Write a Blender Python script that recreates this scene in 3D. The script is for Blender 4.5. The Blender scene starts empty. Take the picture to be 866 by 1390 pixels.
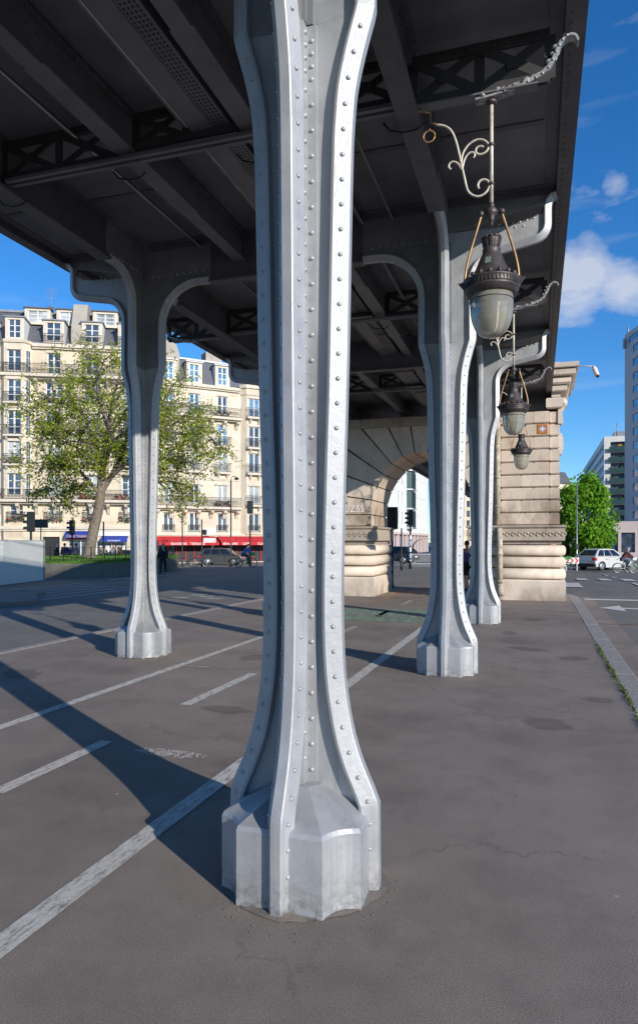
import bpy, bmesh, math, random
from mathutils import Vector, Matrix
random.seed(7)
R = math.radians
PI = math.pi
scn = bpy.context.scene
COL = scn.collection

# ------------------------------------------------------------------ camera
CAM_H, FPX, CX, HY = 1.7, 930.0, 433.0, 735.5
YAW = R(17.71)
SN, CS = math.sin(YAW), math.cos(YAW)
cam_d = bpy.data.cameras.new('camera')
cam = bpy.data.objects.new('camera', cam_d)
COL.objects.link(cam)
cam.location = (0, 0, CAM_H)
cam.rotation_euler = (R(90), 0, YAW)
cam_d.sensor_fit = 'HORIZONTAL'
cam_d.sensor_width = 36
cam_d.lens = 36 * FPX / 866
cam_d.shift_y = 40.5 / 866
cam_d.clip_start = 0.05
cam_d.clip_end = 4000
scn.camera = cam

def site(x, d):                    # a surveyed bearing and a distance -> ground coordinates
    t = (x - CX) / FPX
    return Vector((d * (-SN + t * CS), d * (CS + t * SN), 0))
def elev(y, d):
    return CAM_H + (HY - y) * d / FPX

# ------------------------------------------------------------------ materials
def nt(name):
    m = bpy.data.materials.new(name)
    m.use_nodes = True
    t = m.node_tree
    b = t.nodes['Principled BSDF']
    return m, t, b
def N(t, kind, **kw):
    n = t.nodes.new(kind)
    for k, v in kw.items():
        if k in n.inputs.keys() if hasattr(n.inputs, 'keys') else False:
            n.inputs[k].default_value = v
        else:
            setattr(n, k, v)
    return n
def L(t, a, b): t.links.new(a, b)
def rgb(c): return (c[0], c[1], c[2], 1)
def noise(t, scale, detail=4, rough=.55, coord='Object', stretch=None):
    tc = t.nodes.new('ShaderNodeTexCoord')
    n = t.nodes.new('ShaderNodeTexNoise')
    n.inputs['Scale'].default_value = scale
    n.inputs['Detail'].default_value = detail
    n.inputs['Roughness'].default_value = rough
    if stretch:
        mp = t.nodes.new('ShaderNodeMapping')
        mp.inputs['Scale'].default_value = stretch
        L(t, tc.outputs[coord], mp.inputs['Vector'])
        L(t, mp.outputs['Vector'], n.inputs['Vector'])
    else:
        L(t, tc.outputs[coord], n.inputs['Vector'])
    return n
def ramp(t, src, stops):
    r = t.nodes.new('ShaderNodeValToRGB')
    el = r.color_ramp.elements
    while len(el) < len(stops): el.new(0.5)
    for e, (p, c) in zip(el, stops):
        e.position = p
        e.color = rgb(c) if len(c) == 3 else c
    L(t, src, r.inputs['Fac'])
    return r
def mixc(t, fac, a, b, mode='MIX'):
    m = t.nodes.new('ShaderNodeMix')
    m.data_type = 'RGBA'
    m.blend_type = mode
    for s, v in ((m.inputs[0], fac), (m.inputs[6], a), (m.inputs[7], b)):
        if hasattr(v, 'is_linked'): L(t, v, s)
        elif isinstance(v, (int, float)): s.default_value = v
        else: s.default_value = rgb(v)
    return m.outputs[2]
def bump(t, b, src, strength=.3, dist=.01):
    bp = t.nodes.new('ShaderNodeBump')
    bp.inputs['Strength'].default_value = strength
    bp.inputs['Distance'].default_value = dist
    L(t, src, bp.inputs['Height'])
    L(t, bp.outputs['Normal'], b.inputs['Normal'])
def simple(name, c, rough=.6, metal=0., var=.12, scale=6., bmp=0., dist=.005, spec=None):
    m, t, b = nt(name)
    n = noise(t, scale)
    lo = tuple(x * (1 - var) for x in c); hi = tuple(min(1, x * (1 + var)) for x in c)
    r = ramp(t, n.outputs['Fac'], [(.3, lo), (.7, hi)])
    L(t, r.outputs['Color'], b.inputs['Base Color'])
    b.inputs['Roughness'].default_value = rough
    b.inputs['Metallic'].default_value = metal
    if spec is not None: b.inputs['Specular IOR Level'].default_value = spec
    if bmp:
        n2 = noise(t, scale * 4)
        bump(t, b, n2.outputs['Fac'], bmp, dist)
    return m

M = {}
def madd0(t, a, k):
    n = t.nodes.new('ShaderNodeMath'); n.operation = 'MULTIPLY'; L(t, a, n.inputs[0]); n.inputs[1].default_value = k
    return n.outputs[0]
def silver():
    m, t, b = nt('silver paint on iron')
    n = noise(t, 3.0, 6, .6)
    r = ramp(t, n.outputs['Fac'], [(.3, (.345, .352, .367)), (.52, (.42, .428, .443)), (.75, (.475, .483, .495))])
    st = noise(t, 9, 5, .7, stretch=(1, 1, .06))
    rs = ramp(t, st.outputs['Fac'], [(.54, (1, 1, 1)), (.66, (.90, .90, .89)), (.82, (.74, .72, .70))])
    c = mixc(t, 1.0, r.outputs['Color'], rs.outputs['Color'], 'MULTIPLY')
    g = noise(t, 14, 8, .75)
    rg = ramp(t, g.outputs['Fac'], [(.62, (1, 1, 1)), (.72, (.72, .71, .70))])
    c = mixc(t, .6, c, rg.outputs['Color'], 'MULTIPLY')
    # splash dirt at the foot
    tc = t.nodes.new('ShaderNodeTexCoord')
    sx = t.nodes.new('ShaderNodeSeparateXYZ'); L(t, tc.outputs['Object'], sx.inputs[0])
    rz = ramp(t, sx.outputs['Z'], [(0., (1, 1, 1)), (.05, (.55, .55, .55)), (.22, (0, 0, 0))])
    dn = noise(t, 20, 6, .7)
    rd = ramp(t, dn.outputs['Fac'], [(.42, (0, 0, 0)), (.62, (1, 1, 1))])
    mm = mixc(t, 1.0, rz.outputs['Color'], rd.outputs['Color'], 'MULTIPLY')
    c = mixc(t, mm, c, (.16, .15, .14))
    ch = noise(t, 38, 6, .8)
    rch = ramp(t, ch.outputs['Fac'], [(.70, (0, 0, 0)), (.73, (1, 1, 1))])
    c = mixc(t, madd0(t, rch.outputs['Color'], .7), c, (.15, .12, .10))
    L(t, c, b.inputs['Base Color'])
    b.inputs['Metallic'].default_value = .40
    rr = ramp(t, n.outputs['Fac'], [(.3, (.47,) * 3), (.7, (.62,) * 3)])
    L(t, rr.outputs['Color'], b.inputs['Roughness'])
    n2 = noise(t, 26, 5, .6)
    n3 = noise(t, 130, 2, .5)
    add = t.nodes.new('ShaderNodeMath'); add.operation = 'MULTIPLY_ADD'
    L(t, n3.outputs['Fac'], add.inputs[0]); add.inputs[1].default_value = .3
    L(t, n2.outputs['Fac'], add.inputs[2])
    bump(t, b, add.outputs[0], .42, .0045)
    return m
M['silver'] = silver()
def deckpaint():
    m, t, b = nt('dull grey deck paint')
    n = noise(t, 1.2, 6, .6)
    r = ramp(t, n.outputs['Fac'], [(.3, (.085, .085, .093)), (.7, (.132, .130, .138))])
    d = noise(t, 5, 8, .75)
    rd = ramp(t, d.outputs['Fac'], [(.48, (1, 1, 1)), (.60, (.78, .74, .70)), (.75, (.50, .44, .40))])
    c = mixc(t, .8, r.outputs['Color'], rd.outputs['Color'], 'MULTIPLY')
    L(t, c, b.inputs['Base Color'])
    b.inputs['Roughness'].default_value = .55
    b.inputs['Metallic'].default_value = .1
    bump(t, b, d.outputs['Fac'], .25, .006)
    return m
M['deck'] = deckpaint()
M['shade_paint'] = simple('silver paint darkened for shade under the deck', (.20, .205, .215), .5, .2, .25, 2.5, .2, .004)  # same silver paint, with the deep shade under the deck put into its colour
M['soffit'] = simple('grey soffit plate paint', (.135, .134, .145), .6, 0, .3, 1.5, .15, .004)
M['deck_light'] = simple('pale grey flange paint', (.155, .153, .163), .55, .1, .18, 3)
M['deck_dark'] = simple('very dark grey plate', (.04, .038, .04), .7, 0, .3, 2)  # much darker grey than the other deck colours

def asphalt(name, c, patchy=.25, seam=True):
    m, t, b = nt(name)
    n = noise(t, .35, 8, .65)
    r = ramp(t, n.outputs['Fac'], [(.3, tuple(x * (1 - patchy) for x in c)), (.5, c), (.72, tuple(x * (1 + patchy * .7) for x in c))])
    s = noise(t, 1.6, 8, .7)
    rs = ramp(t, s.outputs['Fac'], [(.3, (.80, .80, .81)), (.5, (1, 1, 1)), (.7, (1.10, 1.09, 1.08))])
    col = mixc(t, 1, r.outputs['Color'], rs.outputs['Color'], 'MULTIPLY')
    g = noise(t, 160, 3, .7)
    rg = ramp(t, g.outputs['Fac'], [(.28, (.50, .50, .51)), (.5, (1, 1, 1)), (.66, (1.35, 1.34, 1.32)), (.74, (2.0, 1.95, 1.9))])
    col = mixc(t, 1, col, rg.outputs['Color'], 'MULTIPLY')
    # chewing-gum spots
    v = t.nodes.new('ShaderNodeTexVoronoi'); v.inputs['Scale'].default_value = 3.1
    tc = t.nodes.new('ShaderNodeTexCoord'); L(t, tc.outputs['Object'], v.inputs['Vector'])
    rv = ramp(t, v.outputs['Distance'], [(.035, (1, 1, 1)), (.055, (0, 0, 0))])
    sp = noise(t, 2.3, 2, .5)
    rsp = ramp(t, sp.outputs['Fac'], [(.52, (0, 0, 0)), (.56, (1, 1, 1))])
    f = mixc(t, 1, rv.outputs['Color'], rsp.outputs['Color'], 'MULTIPLY')
    col = mixc(t, f, col, tuple(min(1, x * 1.55) for x in c))
    # fine cracks
    v2 = t.nodes.new('ShaderNodeTexVoronoi'); v2.feature = 'DISTANCE_TO_EDGE'; v2.inputs['Scale'].default_value = .42
    dn = noise(t, 1.8, 6, .7)
    va = t.nodes.new('ShaderNodeVectorMath'); va.operation = 'MULTIPLY_ADD'
    L(t, dn.outputs['Color'], va.inputs[0]); va.inputs[1].default_value = (.7, .7, .7)
    L(t, tc.outputs['Object'], va.inputs[2]); L(t, va.outputs[0], v2.inputs['Vector'])
    rc = ramp(t, v2.outputs['Distance'], [(.0012, (.66, .66, .66)), (.005, (1, 1, 1))])
    cm = noise(t, .5, 3)
    rcm = ramp(t, cm.outputs['Fac'], [(.45, (0, 0, 0)), (.54, (1, 1, 1))])
    col2 = mixc(t, 1, col, rc.outputs['Color'], 'MULTIPLY')
    col = mixc(t, rcm.outputs['Color'], col, col2)
    L(t, col, b.inputs['Base Color'])
    b.inputs['Roughness'].default_value = .82
    b.inputs['Specular IOR Level'].default_value = .35
    bump(t, b, g.outputs['Fac'], .5, .004)
    return m
M['pavement'] = asphalt('worn brown asphalt pavement', (.226, .190, .162), .34)
M['road'] = asphalt('grey road asphalt', (.175, .162, .146), .22)
def worn(name, c, under, lo=.40, hi=.56, scale=9):
    m, t, b = nt(name)
    n = noise(t, scale, 9, .75, stretch=(2.2, .55, 1))
    r = ramp(t, n.outputs['Fac'], [(lo, (1, 1, 1)), (hi, (0, 0, 0))])
    g = noise(t, 120, 3, .7)
    rg = ramp(t, g.outputs['Fac'], [(.3, (.7, .7, .7)), (.6, (1, 1, 1))])
    col = mixc(t, r.outputs['Color'], c, under)
    col = mixc(t, 1, col, rg.outputs['Color'], 'MULTIPLY')
    L(t, col, b.inputs['Base Color'])
    b.inputs['Roughness'].default_value = .8
    bump(t, b, g.outputs['Fac'], .4, .003)
    return m
M['line'] = worn('worn white line paint', (.60, .58, .53), (.20, .18, .155), .36, .52, 14)
M['line_new'] = worn('white road paint', (.60, .59, .56), (.2, .19, .185), .32, .42)
M['line_faint'] = worn('faint white paint', (.46, .44, .405), (.19, .165, .147), .40, .56)
M['green_paint'] = worn('faded green cycle paint', (.20, .38, .24), (.18, .17, .15), .42, .60, 3)
M['orange_line'] = worn('orange line paint', (.50, .21, .05), (.17, .14, .12), .44, .60)
M['stain'] = asphalt('dark damp patch', (.182, .160, .138), .2)
M['granite'] = simple('pale granite kerb', (.27, .25, .235), .8, 0, .22, 12, .3)
M['moss'] = simple('moss in the gutter', (.085, .12, .03), .9, 0, .5, 25, .5)

def stone(name, c, dirt=.6, scale=2.2, stains=False):
    m, t, b = nt(name)
    n = noise(t, scale, 7, .65)
    r = ramp(t, n.outputs['Fac'], [(.28, tuple(x * .78 for x in c)), (.5, c), (.75, tuple(min(1, x * 1.12) for x in c))])
    st = noise(t, 2.2, 6, .7, stretch=(1, 1, .35))
    rs = ramp(t, st.outputs['Fac'], [(.56, (1, 1, 1)), (.68, (.62, .48, .36)), (.84, (.25, .21, .18))])
    col = mixc(t, dirt, r.outputs['Color'], rs.outputs['Color'], 'MULTIPLY')
    gi = t.nodes.new('ShaderNodeNewGeometry')
    ri = ramp(t, gi.outputs['Random Per Island'], [(0, (.90, .88, .86)), (.5, (1, 1, 1)), (1, (1.10, 1.10, 1.10))])
    col = mixc(t, 1, col, ri.outputs['Color'], 'MULTIPLY')
    if stains:
        tc = t.nodes.new('ShaderNodeTexCoord'); sx = t.nodes.new('ShaderNodeSeparateXYZ'); L(t, tc.outputs['Object'], sx.inputs[0])
        dz = t.nodes.new('ShaderNodeMath'); dz.operation = 'DIVIDE'; L(t, sx.outputs['Z'], dz.inputs[0]); dz.inputs[1].default_value = 7.0
        rz = ramp(t, dz.outputs[0], [(0, (.8, .8, .8)), (.07, (.10, .10, .10)), (.22, (.08, .08, .08)), (.30, (.8, .8, .8)), (.37, (.9, .9, .9)), (.47, (.12, .12, .12)), (.8, (.16, .16, .16))])
        sn = noise(t, .9, 7, .7, stretch=(1, 1, .55))
        rsn = ramp(t, sn.outputs['Fac'], [(.36, (0, 0, 0)), (.56, (1, 1, 1))])
        ms = mixc(t, 1, rz.outputs['Color'], rsn.outputs['Color'], 'MULTIPLY')
        col = mixc(t, ms, col, mixc(t, sn.outputs['Fac'], (.36, .25, .16), (.12, .10, .085)))
    f = noise(t, 45, 4, .7)
    rf = ramp(t, f.outputs['Fac'], [(.3, (.86, .86, .86)), (.7, (1.05, 1.05, 1.05))])
    col = mixc(t, 1, col, rf.outputs['Color'], 'MULTIPLY')
    L(t, col, b.inputs['Base Color'])
    b.inputs['Roughness'].default_value = .85
    bump(t, b, f.outputs['Fac'], .35, .008)
    return m
M['stone'] = stone('pale limestone ashlar', (.70, .585, .48), stains=True)
M['stone_clean'] = stone('cream limestone', (.72, .615, .51), .35, stains=True)
M['stone_dirty'] = stone('soot stained limestone', (.40, .335, .27), 1.0, 4)
M['joint'] = simple('dark stone joint', (.10, .085, .07), .95)
M['facade'] = stone('cream facade stone', (.70, .60, .45), .25, .5)
M['facade_b'] = stone('pale cream facade stone', (.70, .62, .49), .22, .5)
M['facade_trim'] = stone('cream stone trim', (.66, .585, .47), .3, 1)
M['white_wall'] = simple('white rendered wall', (.72, .73, .70), .8, 0, .05, 1)
M['offwhite'] = simple('off-white hoarding', (.62, .645, .61), .6, 0, .06, 1.2)
M['slate'] = simple('grey slate roof', (.115, .12, .135), .55, .1, .2, 4)
M['zinc'] = simple('zinc roof', (.30, .315, .335), .45, .3, .12, 2)
M['chimney'] = stone('grey chimney render', (.42, .38, .32), .5, 1)
def glassmat(name, c, rough=.04):
    m, t, b = nt(name)
    n = noise(t, .8, 3)
    r = ramp(t, n.outputs['Fac'], [(.35, tuple(x * .6 for x in c)), (.65, tuple(x * 1.5 for x in c))])
    L(t, r.outputs['Color'], b.inputs['Base Color'])
    b.inputs['Roughness'].default_value = rough
    b.inputs['Specular IOR Level'].default_value = .8
    return m
M['pane'] = glassmat('window glass', (.06, .085, .12))
M['pane_blue'] = glassmat('window glass coloured as reflected sky', (.10, .22, .38))  # blue of the reflected sky is painted into the base colour
M['pane_curtain'] = glassmat('curtained window glass', (.38, .40, .40), .15)
M['carglass'] = glassmat('car glass', (.015, .018, .02))
M['frame_white'] = simple('white window paint', (.75, .75, .73), .5, 0, .05)
M['iron_black'] = simple('black wrought iron', (.022, .022, .025), .5, .3, .2)
M['dark'] = simple('dark shop interior', (.018, .018, .02), .6, 0, .4, 2)
M['lamp_iron'] = simple('brown-black cast lantern metal', (.085, .07, .068), .5, .45, .35, 14, .3, .003)
M['brass'] = simple('dull brass tube', (.34, .215, .11), .45, .5, .35, 18)
M['cream_tube'] = simple('cream painted tube', (.60, .55, .47), .45, .1, .22, 22)
def globe():
    m, t, b = nt('dusty lantern glass')
    n = noise(t, 5, 6, .65)
    r = ramp(t, n.outputs['Fac'], [(.3, (.46, .44, .36)), (.7, (.66, .635, .54))])
    L(t, r.outputs['Color'], b.inputs['Base Color'])
    b.inputs['Roughness'].default_value = .07
    b.inputs['Transmission Weight'].default_value = .62
    b.inputs['IOR'].default_value = 1.18
    b.inputs['Coat Weight'].default_value = .6
    b.inputs['Coat Roughness'].default_value = .03
    return m
M['globe'] = globe()
M['pipe_stone'] = simple('stained cream drainpipe', (.42, .37, .29), .6, 0, .4, 7, .2)
M['bark'] = simple('pale grey-brown bark', (.20, .165, .13), .9, 0, .4, 9, .8, .03)
M['bark_dark'] = simple('dark bark', (.07, .055, .045), .9, 0, .4, 9, .8, .03)
def leaf(name, lo, hi, tr=.4):
    m = bpy.data.materials.new(name); m.use_nodes = True
    t = m.node_tree; t.nodes.clear()
    n = noise(t, 1.1, 4, .6)
    r = ramp(t, n.outputs['Fac'], [(.32, lo), (.68, hi)])
    d = t.nodes.new('ShaderNodeBsdfDiffuse'); tl = t.nodes.new('ShaderNodeBsdfTranslucent')
    mx = t.nodes.new('ShaderNodeMixShader'); mx.inputs[0].default_value = tr
    o = t.nodes.new('ShaderNodeOutputMaterial')
    L(t, r.outputs['Color'], d.inputs['Color']); L(t, r.outputs['Color'], tl.inputs['Color'])
    L(t, d.outputs[0], mx.inputs[1]); L(t, tl.outputs[0], mx.inputs[2]); L(t, mx.outputs[0], o.inputs['Surface'])
    return m
M['leaf_olive'] = leaf('young olive-green leaves', (.17, .225, .022), (.40, .46, .055))
M['leaf_bright'] = leaf('bright green leaves', (.075, .20, .016), (.22, .44, .04))
M['grass'] = simple('lawn grass', (.075, .17, .02), .9, 0, .35, 5, .5, .03)
M['concrete'] = stone('mossy dark concrete', (.165, .155, .125), .8, 1.0)
M['skin'] = simple('skin', (.50, .33, .24), .5, 0, .05)
for k, c in {'navy': (.035, .04, .12), 'black': (.014, .014, .017), 'blue': (.10, .22, .55), 'white': (.68, .67, .66), 'maroon': (.12, .035, .035),
             'jeans': (.06, .08, .14), 'grey': (.20, .20, .21), 'violet': (.085, .075, .32), 'brown': (.14, .075, .04), 'beige': (.42, .35, .27)}.items():
    M['cloth_' + k] = simple(k + ' cloth', c, .85, 0, .12, 12)
M['hair_dark'] = simple('dark hair', (.02, .015, .012), .6)
M['hair_grey'] = simple('grey hair', (.35, .34, .33), .6)
M['rubber'] = simple('black rubber', (.02, .02, .02), .7)
M['metal'] = simple('bare metal', (.50, .51, .52), .35, .8, .1)
M['bike_green'] = simple('bright green bicycle plastic', (.07, .42, .10), .4)
M['bike_white'] = simple('white bicycle plastic', (.65, .67, .66), .4)
M['bike_black'] = simple('black bicycle paint', (.03, .03, .035), .4)
M['car_grey'] = simple('grey metallic car paint', (.15, .145, .14), .28, .6, .05)
M['car_white'] = simple('pearl white car paint', (.62, .61, .59), .3, .15, .05)
M['car_dark'] = simple('dark blue-grey car paint', (.05, .06, .08), .3, .4, .05)
M['red_light'] = simple('red light plastic', (.55, .02, .02), .25)
M['head_light'] = simple('clear lamp plastic', (.6, .62, .64), .15)
M['awning_red'] = simple('red awning canvas', (.50, .022, .028), .8, 0, .15, 2)
M['awning_blue'] = simple('blue awning canvas', (.018, .05, .34), .8, 0, .15, 2)
M['text_white'] = simple('white lettering', (.8, .78, .75), .7)
M['text_gold'] = simple('gold lettering', (.62, .40, .10), .6)
M['hood_glass'] = simple('greenish lantern hood pane', (.16, .22, .20), .25)
M['sign_blue'] = simple('blue sign face', (.06, .09, .45), .5)
M['sign_red'] = simple('red sign face', (.55, .03, .04), .5)
M['pole_dark'] = simple('dark green-black pole paint', (.025, .03, .03), .5, .2)
M['lens_off'] = simple('dark lamp lens', (.03, .02, .02), .2)
M['tile_orange'] = simple('orange tile', (.62, .20, .03), .4)
M['tile_blue'] = simple('pale blue tile', (.30, .50, .72), .3)
M['tower'] = simple('mauve-grey tower cladding', (.62, .50, .47), .7, 0, .08, .15)
M['white_block'] = simple('white concrete block', (.66, .64, .61), .7, 0, .06, .2)
M['orange_canvas'] = simple('orange canvas', (.50, .25, .04), .7)
M['plants'] = simple('balcony plants', (.035, .09, .02), .9, 0, .6, 6)
M['flowers'] = simple('red geraniums', (.35, .05, .04), .9, 0, .6, 9)
M['shutter_teal'] = simple('dark teal balcony glass', (.03, .07, .07), .3)

# ------------------------------------------------------------------ mesh builder
class MB:
    def __init__(s): s.v = []; s.f = []; s.mi = []; s.sm = []; s.m = 0; s.smooth = False; s.T = None
    def add(s, vs, fs, smooth=None):
        o = len(s.v)
        if s.T is not None: vs = [s.T @ Vector(p) for p in vs]
        s.v.extend(tuple(p) for p in vs)
        sm = s.smooth if smooth is None else smooth
        for f in fs:
            s.f.append([i + o for i in f]); s.mi.append(s.m); s.sm.append(sm)
        return s
    def poly(s, vs): return s.add(vs, [list(range(len(vs)))])
    def box(s, x0, x1, y0, y1, z0, z1):
        v = [(x0, y0, z0), (x1, y0, z0), (x1, y1, z0), (x0, y1, z0), (x0, y0, z1), (x1, y0, z1), (x1, y1, z1), (x0, y1, z1)]
        return s.add(v, [(3, 2, 1, 0), (4, 5, 6, 7), (0, 1, 5, 4), (1, 2, 6, 5), (2, 3, 7, 6), (3, 0, 4, 7)], False)
    def cbox(s, x0, x1, y0, y1, z0, z1, c):       # all-round chamfered box (three stacked outlines)
        def ring(i, z):
            return [(x0 + i, y0 + i, z), (x1 - i, y0 + i, z), (x1 - i, y1 - i, z), (x0 + i, y1 - i, z)]
        v = ring(c, z0) + ring(0, z0 + c) + ring(0, z1 - c) + ring(c, z1)
        f = [(3, 2, 1, 0), (12, 13, 14, 15)]
        for k in range(3):
            for i in range(4):
                j = (i + 1) % 4
                f.append((k * 4 + i, k * 4 + j, k * 4 + 4 + j, k * 4 + 4 + i))
        return s.add(v, f, False)
    def bar(s, p0, p1, w, t, up=(0, 0, 1)):
        p0, p1 = Vector(p0), Vector(p1)
        d = (p1 - p0).normalized(); u = Vector(up)
        sd = d.cross(u)
        if sd.length < 1e-4: sd = d.cross(Vector((1, 0, 0)))
        sd.normalize(); n = sd.cross(d).normalized()
        a, b = sd * w / 2, n * t / 2
        v = [p0 - a - b, p0 + a - b, p0 + a + b, p0 - a + b, p1 - a - b, p1 + a - b, p1 + a + b, p1 - a + b]
        return s.add(v, [(0, 1, 2, 3), (7, 6, 5, 4), (0, 4, 5, 1), (1, 5, 6, 2), (2, 6, 7, 3), (3, 7, 4, 0)], False)
    def prism(s, pts, fn, a, b, smooth=False):     # pts 2-D outline, fn(p, w) -> 3-D
        n = len(pts)
        v = [fn(p, a) for p in pts] + [fn(p, b) for p in pts]
        f = [list(range(n - 1, -1, -1)), list(range(n, 2 * n))]
        for i in range(n):
            j = (i + 1) % n
            f.append((i, j, n + j, n + i))
        return s.add(v, f, smooth)
    def tube(s, pts, r, n=8, cap=True, smooth=True):
        pts = [Vector(p) for p in pts]
        rs = r if isinstance(r, (list, tuple)) else [r] * len(pts)
        v = []; f = []
        ref = None
        for i, p in enumerate(pts):
            d = (pts[min(i + 1, len(pts) - 1)] - pts[max(i - 1, 0)])
            if d.length < 1e-9: d = Vector((0, 0, 1))
            d.normalize()
            if ref is None:
                ref = d.orthogonal().normalized()
            ref = (ref - d * ref.dot(d))
            if ref.length < 1e-6: ref = d.orthogonal()
            ref.normalize(); q = d.cross(ref)
            for k in range(n):
                a = 2 * PI * k / n
                v.append(p + (ref * math.cos(a) + q * math.sin(a)) * rs[i])
        for i in range(len(pts) - 1):
            for k in range(n):
                k2 = (k + 1) % n
                f.append((i * n + k, i * n + k2, (i + 1) * n + k2, (i + 1) * n + k))
        if cap:
            f.append(list(range(n - 1, -1, -1))); f.append([(len(pts) - 1) * n + k for k in range(n)])
        return s.add(v, f, smooth)
    def lathe(s, prof, n=24, c=(0, 0, 0), smooth=True):
        v = []; f = []
        for r, z in prof:
            for k in range(n):
                a = 2 * PI * k / n
                v.append((c[0] + r * math.cos(a), c[1] + r * math.sin(a), c[2] + z))
        for i in range(len(prof) - 1):
            for k in range(n):
                k2 = (k + 1) % n
                f.append((i * n + k, i * n + k2, (i + 1) * n + k2, (i + 1) * n + k))
        f.append(list(range(n - 1, -1, -1))); f.append([(len(prof) - 1) * n + k for k in range(n)])
        return s.add(v, f, smooth)
    def ball(s, c, r, n=10, m=6, sq=(1, 1, 1)):
        prof = [(max(1e-3, math.sin(PI * i / m)) * r, -math.cos(PI * i / m) * r) for i in range(m + 1)]
        T0_ = s.T
        s.T = (T0_ if T0_ is not None else Matrix.Identity(4)) @ Matrix.Translation(c) @ Matrix.Diagonal((sq[0], sq[1], sq[2], 1))
        s.lathe(prof, n); s.T = T0_
        return s
    def rivet(s, c, nrm, r=.016, n=7):
        nrm = Vector(nrm).normalized(); a = nrm.orthogonal().normalized(); b = nrm.cross(a); c = Vector(c)
        v = []
        for rr, h in ((1, 0), (.82, .42), (.4, .72)):
            for k in range(n):
                an = 2 * PI * k / n
                v.append(c + (a * math.cos(an) + b * math.sin(an)) * r * rr + nrm * r * h)
        f = []
        for i in range(2):
            for k in range(n):
                k2 = (k + 1) % n
                f.append((i * n + k, i * n + k2, (i + 1) * n + k2, (i + 1) * n + k))
        f.append([2 * n + k for k in range(n)])
        return s.add(v, f, True)
    def rivlo(s, c, nrm, r=.02):
        nrm = Vector(nrm).normalized(); a = nrm.orthogonal().normalized(); b = nrm.cross(a); c = Vector(c)
        v = [c + (a * math.cos(k * PI / 3) + b * math.sin(k * PI / 3)) * r for k in range(6)]
        v += [c + (a * math.cos(k * PI / 3) + b * math.sin(k * PI / 3)) * r * .6 + nrm * r * .55 for k in range(6)]
        f = [(k, (k + 1) % 6, 6 + (k + 1) % 6, 6 + k) for k in range(6)] + [[6, 7, 8, 9, 10, 11]]
        return s.add(v, f, True)
    def build(s, name, mats, parent=None, label=None, stuff=False, loc=None):
        me = bpy.data.meshes.new(name)
        me.from_pydata(s.v, [], s.f)
        for m in (mats if isinstance(mats, (list, tuple)) else [mats]): me.materials.append(M[m])
        me.polygons.foreach_set('material_index', s.mi)
        me.polygons.foreach_set('use_smooth', s.sm)
        bm = bmesh.new(); bm.from_mesh(me)
        bmesh.ops.recalc_face_normals(bm, faces=bm.faces)
        bm.to_mesh(me); bm.free()
        me.update()
        o = bpy.data.objects.new(name, me)
        COL.objects.link(o)
        if parent is not None: o.parent = parent
        if label: o['label'] = label
        if stuff: o['kind'] = 'stuff'
        if loc is not None: o.location = loc
        return o

def thing(name, label, cat, loc=(0, 0, 0), rotz=0., group=None):
    o = bpy.data.objects.new(name, None); COL.objects.link(o)
    o.empty_display_size = .2
    o.location = loc; o.rotation_euler = (0, 0, rotz)
    o['label'] = label; o['category'] = cat
    if group: o['group'] = group
    return o
def tag(o, label, cat, group=None):
    o['label'] = label; o['category'] = cat
    if group: o['group'] = group
    return o
def struct(o): o['kind'] = 'structure'; return o
def dup(root, label, loc, rotz=None):
    r = root.copy(); COL.objects.link(r); r.location = loc
    if rotz is not None: r.rotation_euler = (0, 0, rotz)
    r['label'] = label
    for ch in list(root.children):
        c = ch.copy(); COL.objects.link(c); c.parent = r
        for g in list(ch.children):
            d = g.copy(); COL.objects.link(d); d.parent = c
    return r
def crom(pts, n):
    out = []
    P = [Vector(p) for p in pts]
    for i in range(len(P) - 1):
        a, b, c, d = P[max(i - 1, 0)], P[i], P[i + 1], P[min(i + 2, len(P) - 1)]
        for k in range(n):
            t = k / n
            out.append(.5 * ((2 * b) + (c - a) * t + (2 * a - 5 * b + 4 * c - d) * t * t + (3 * b - a - 3 * c + d) * t ** 3))
    out.append(P[-1])
    return out
def text_mesh(txt, size):
    cu = bpy.data.curves.new('lettering', 'FONT'); cu.body = txt; cu.size = size; cu.align_x = 'CENTER'; cu.align_y = 'CENTER'
    ob = bpy.data.objects.new('lettering', cu); COL.objects.link(ob)
    bpy.context.view_layer.update()
    me = bpy.data.meshes.new_from_object(ob)
    vs = [v.co.copy() for v in me.vertices]; fs = [list(p.vertices) for p in me.polygons]
    bpy.data.objects.remove(ob); bpy.data.curves.remove(cu); bpy.data.meshes.remove(me)
    return vs, fs
def lettering(txt, size, mat, parent, M4, name='lettering'):
    vs, fs = text_mesh(txt, size)
    mb = MB(); mb.add([M4 @ v for v in vs], fs, False)
    return mb.build(name, mat, parent)

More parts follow.
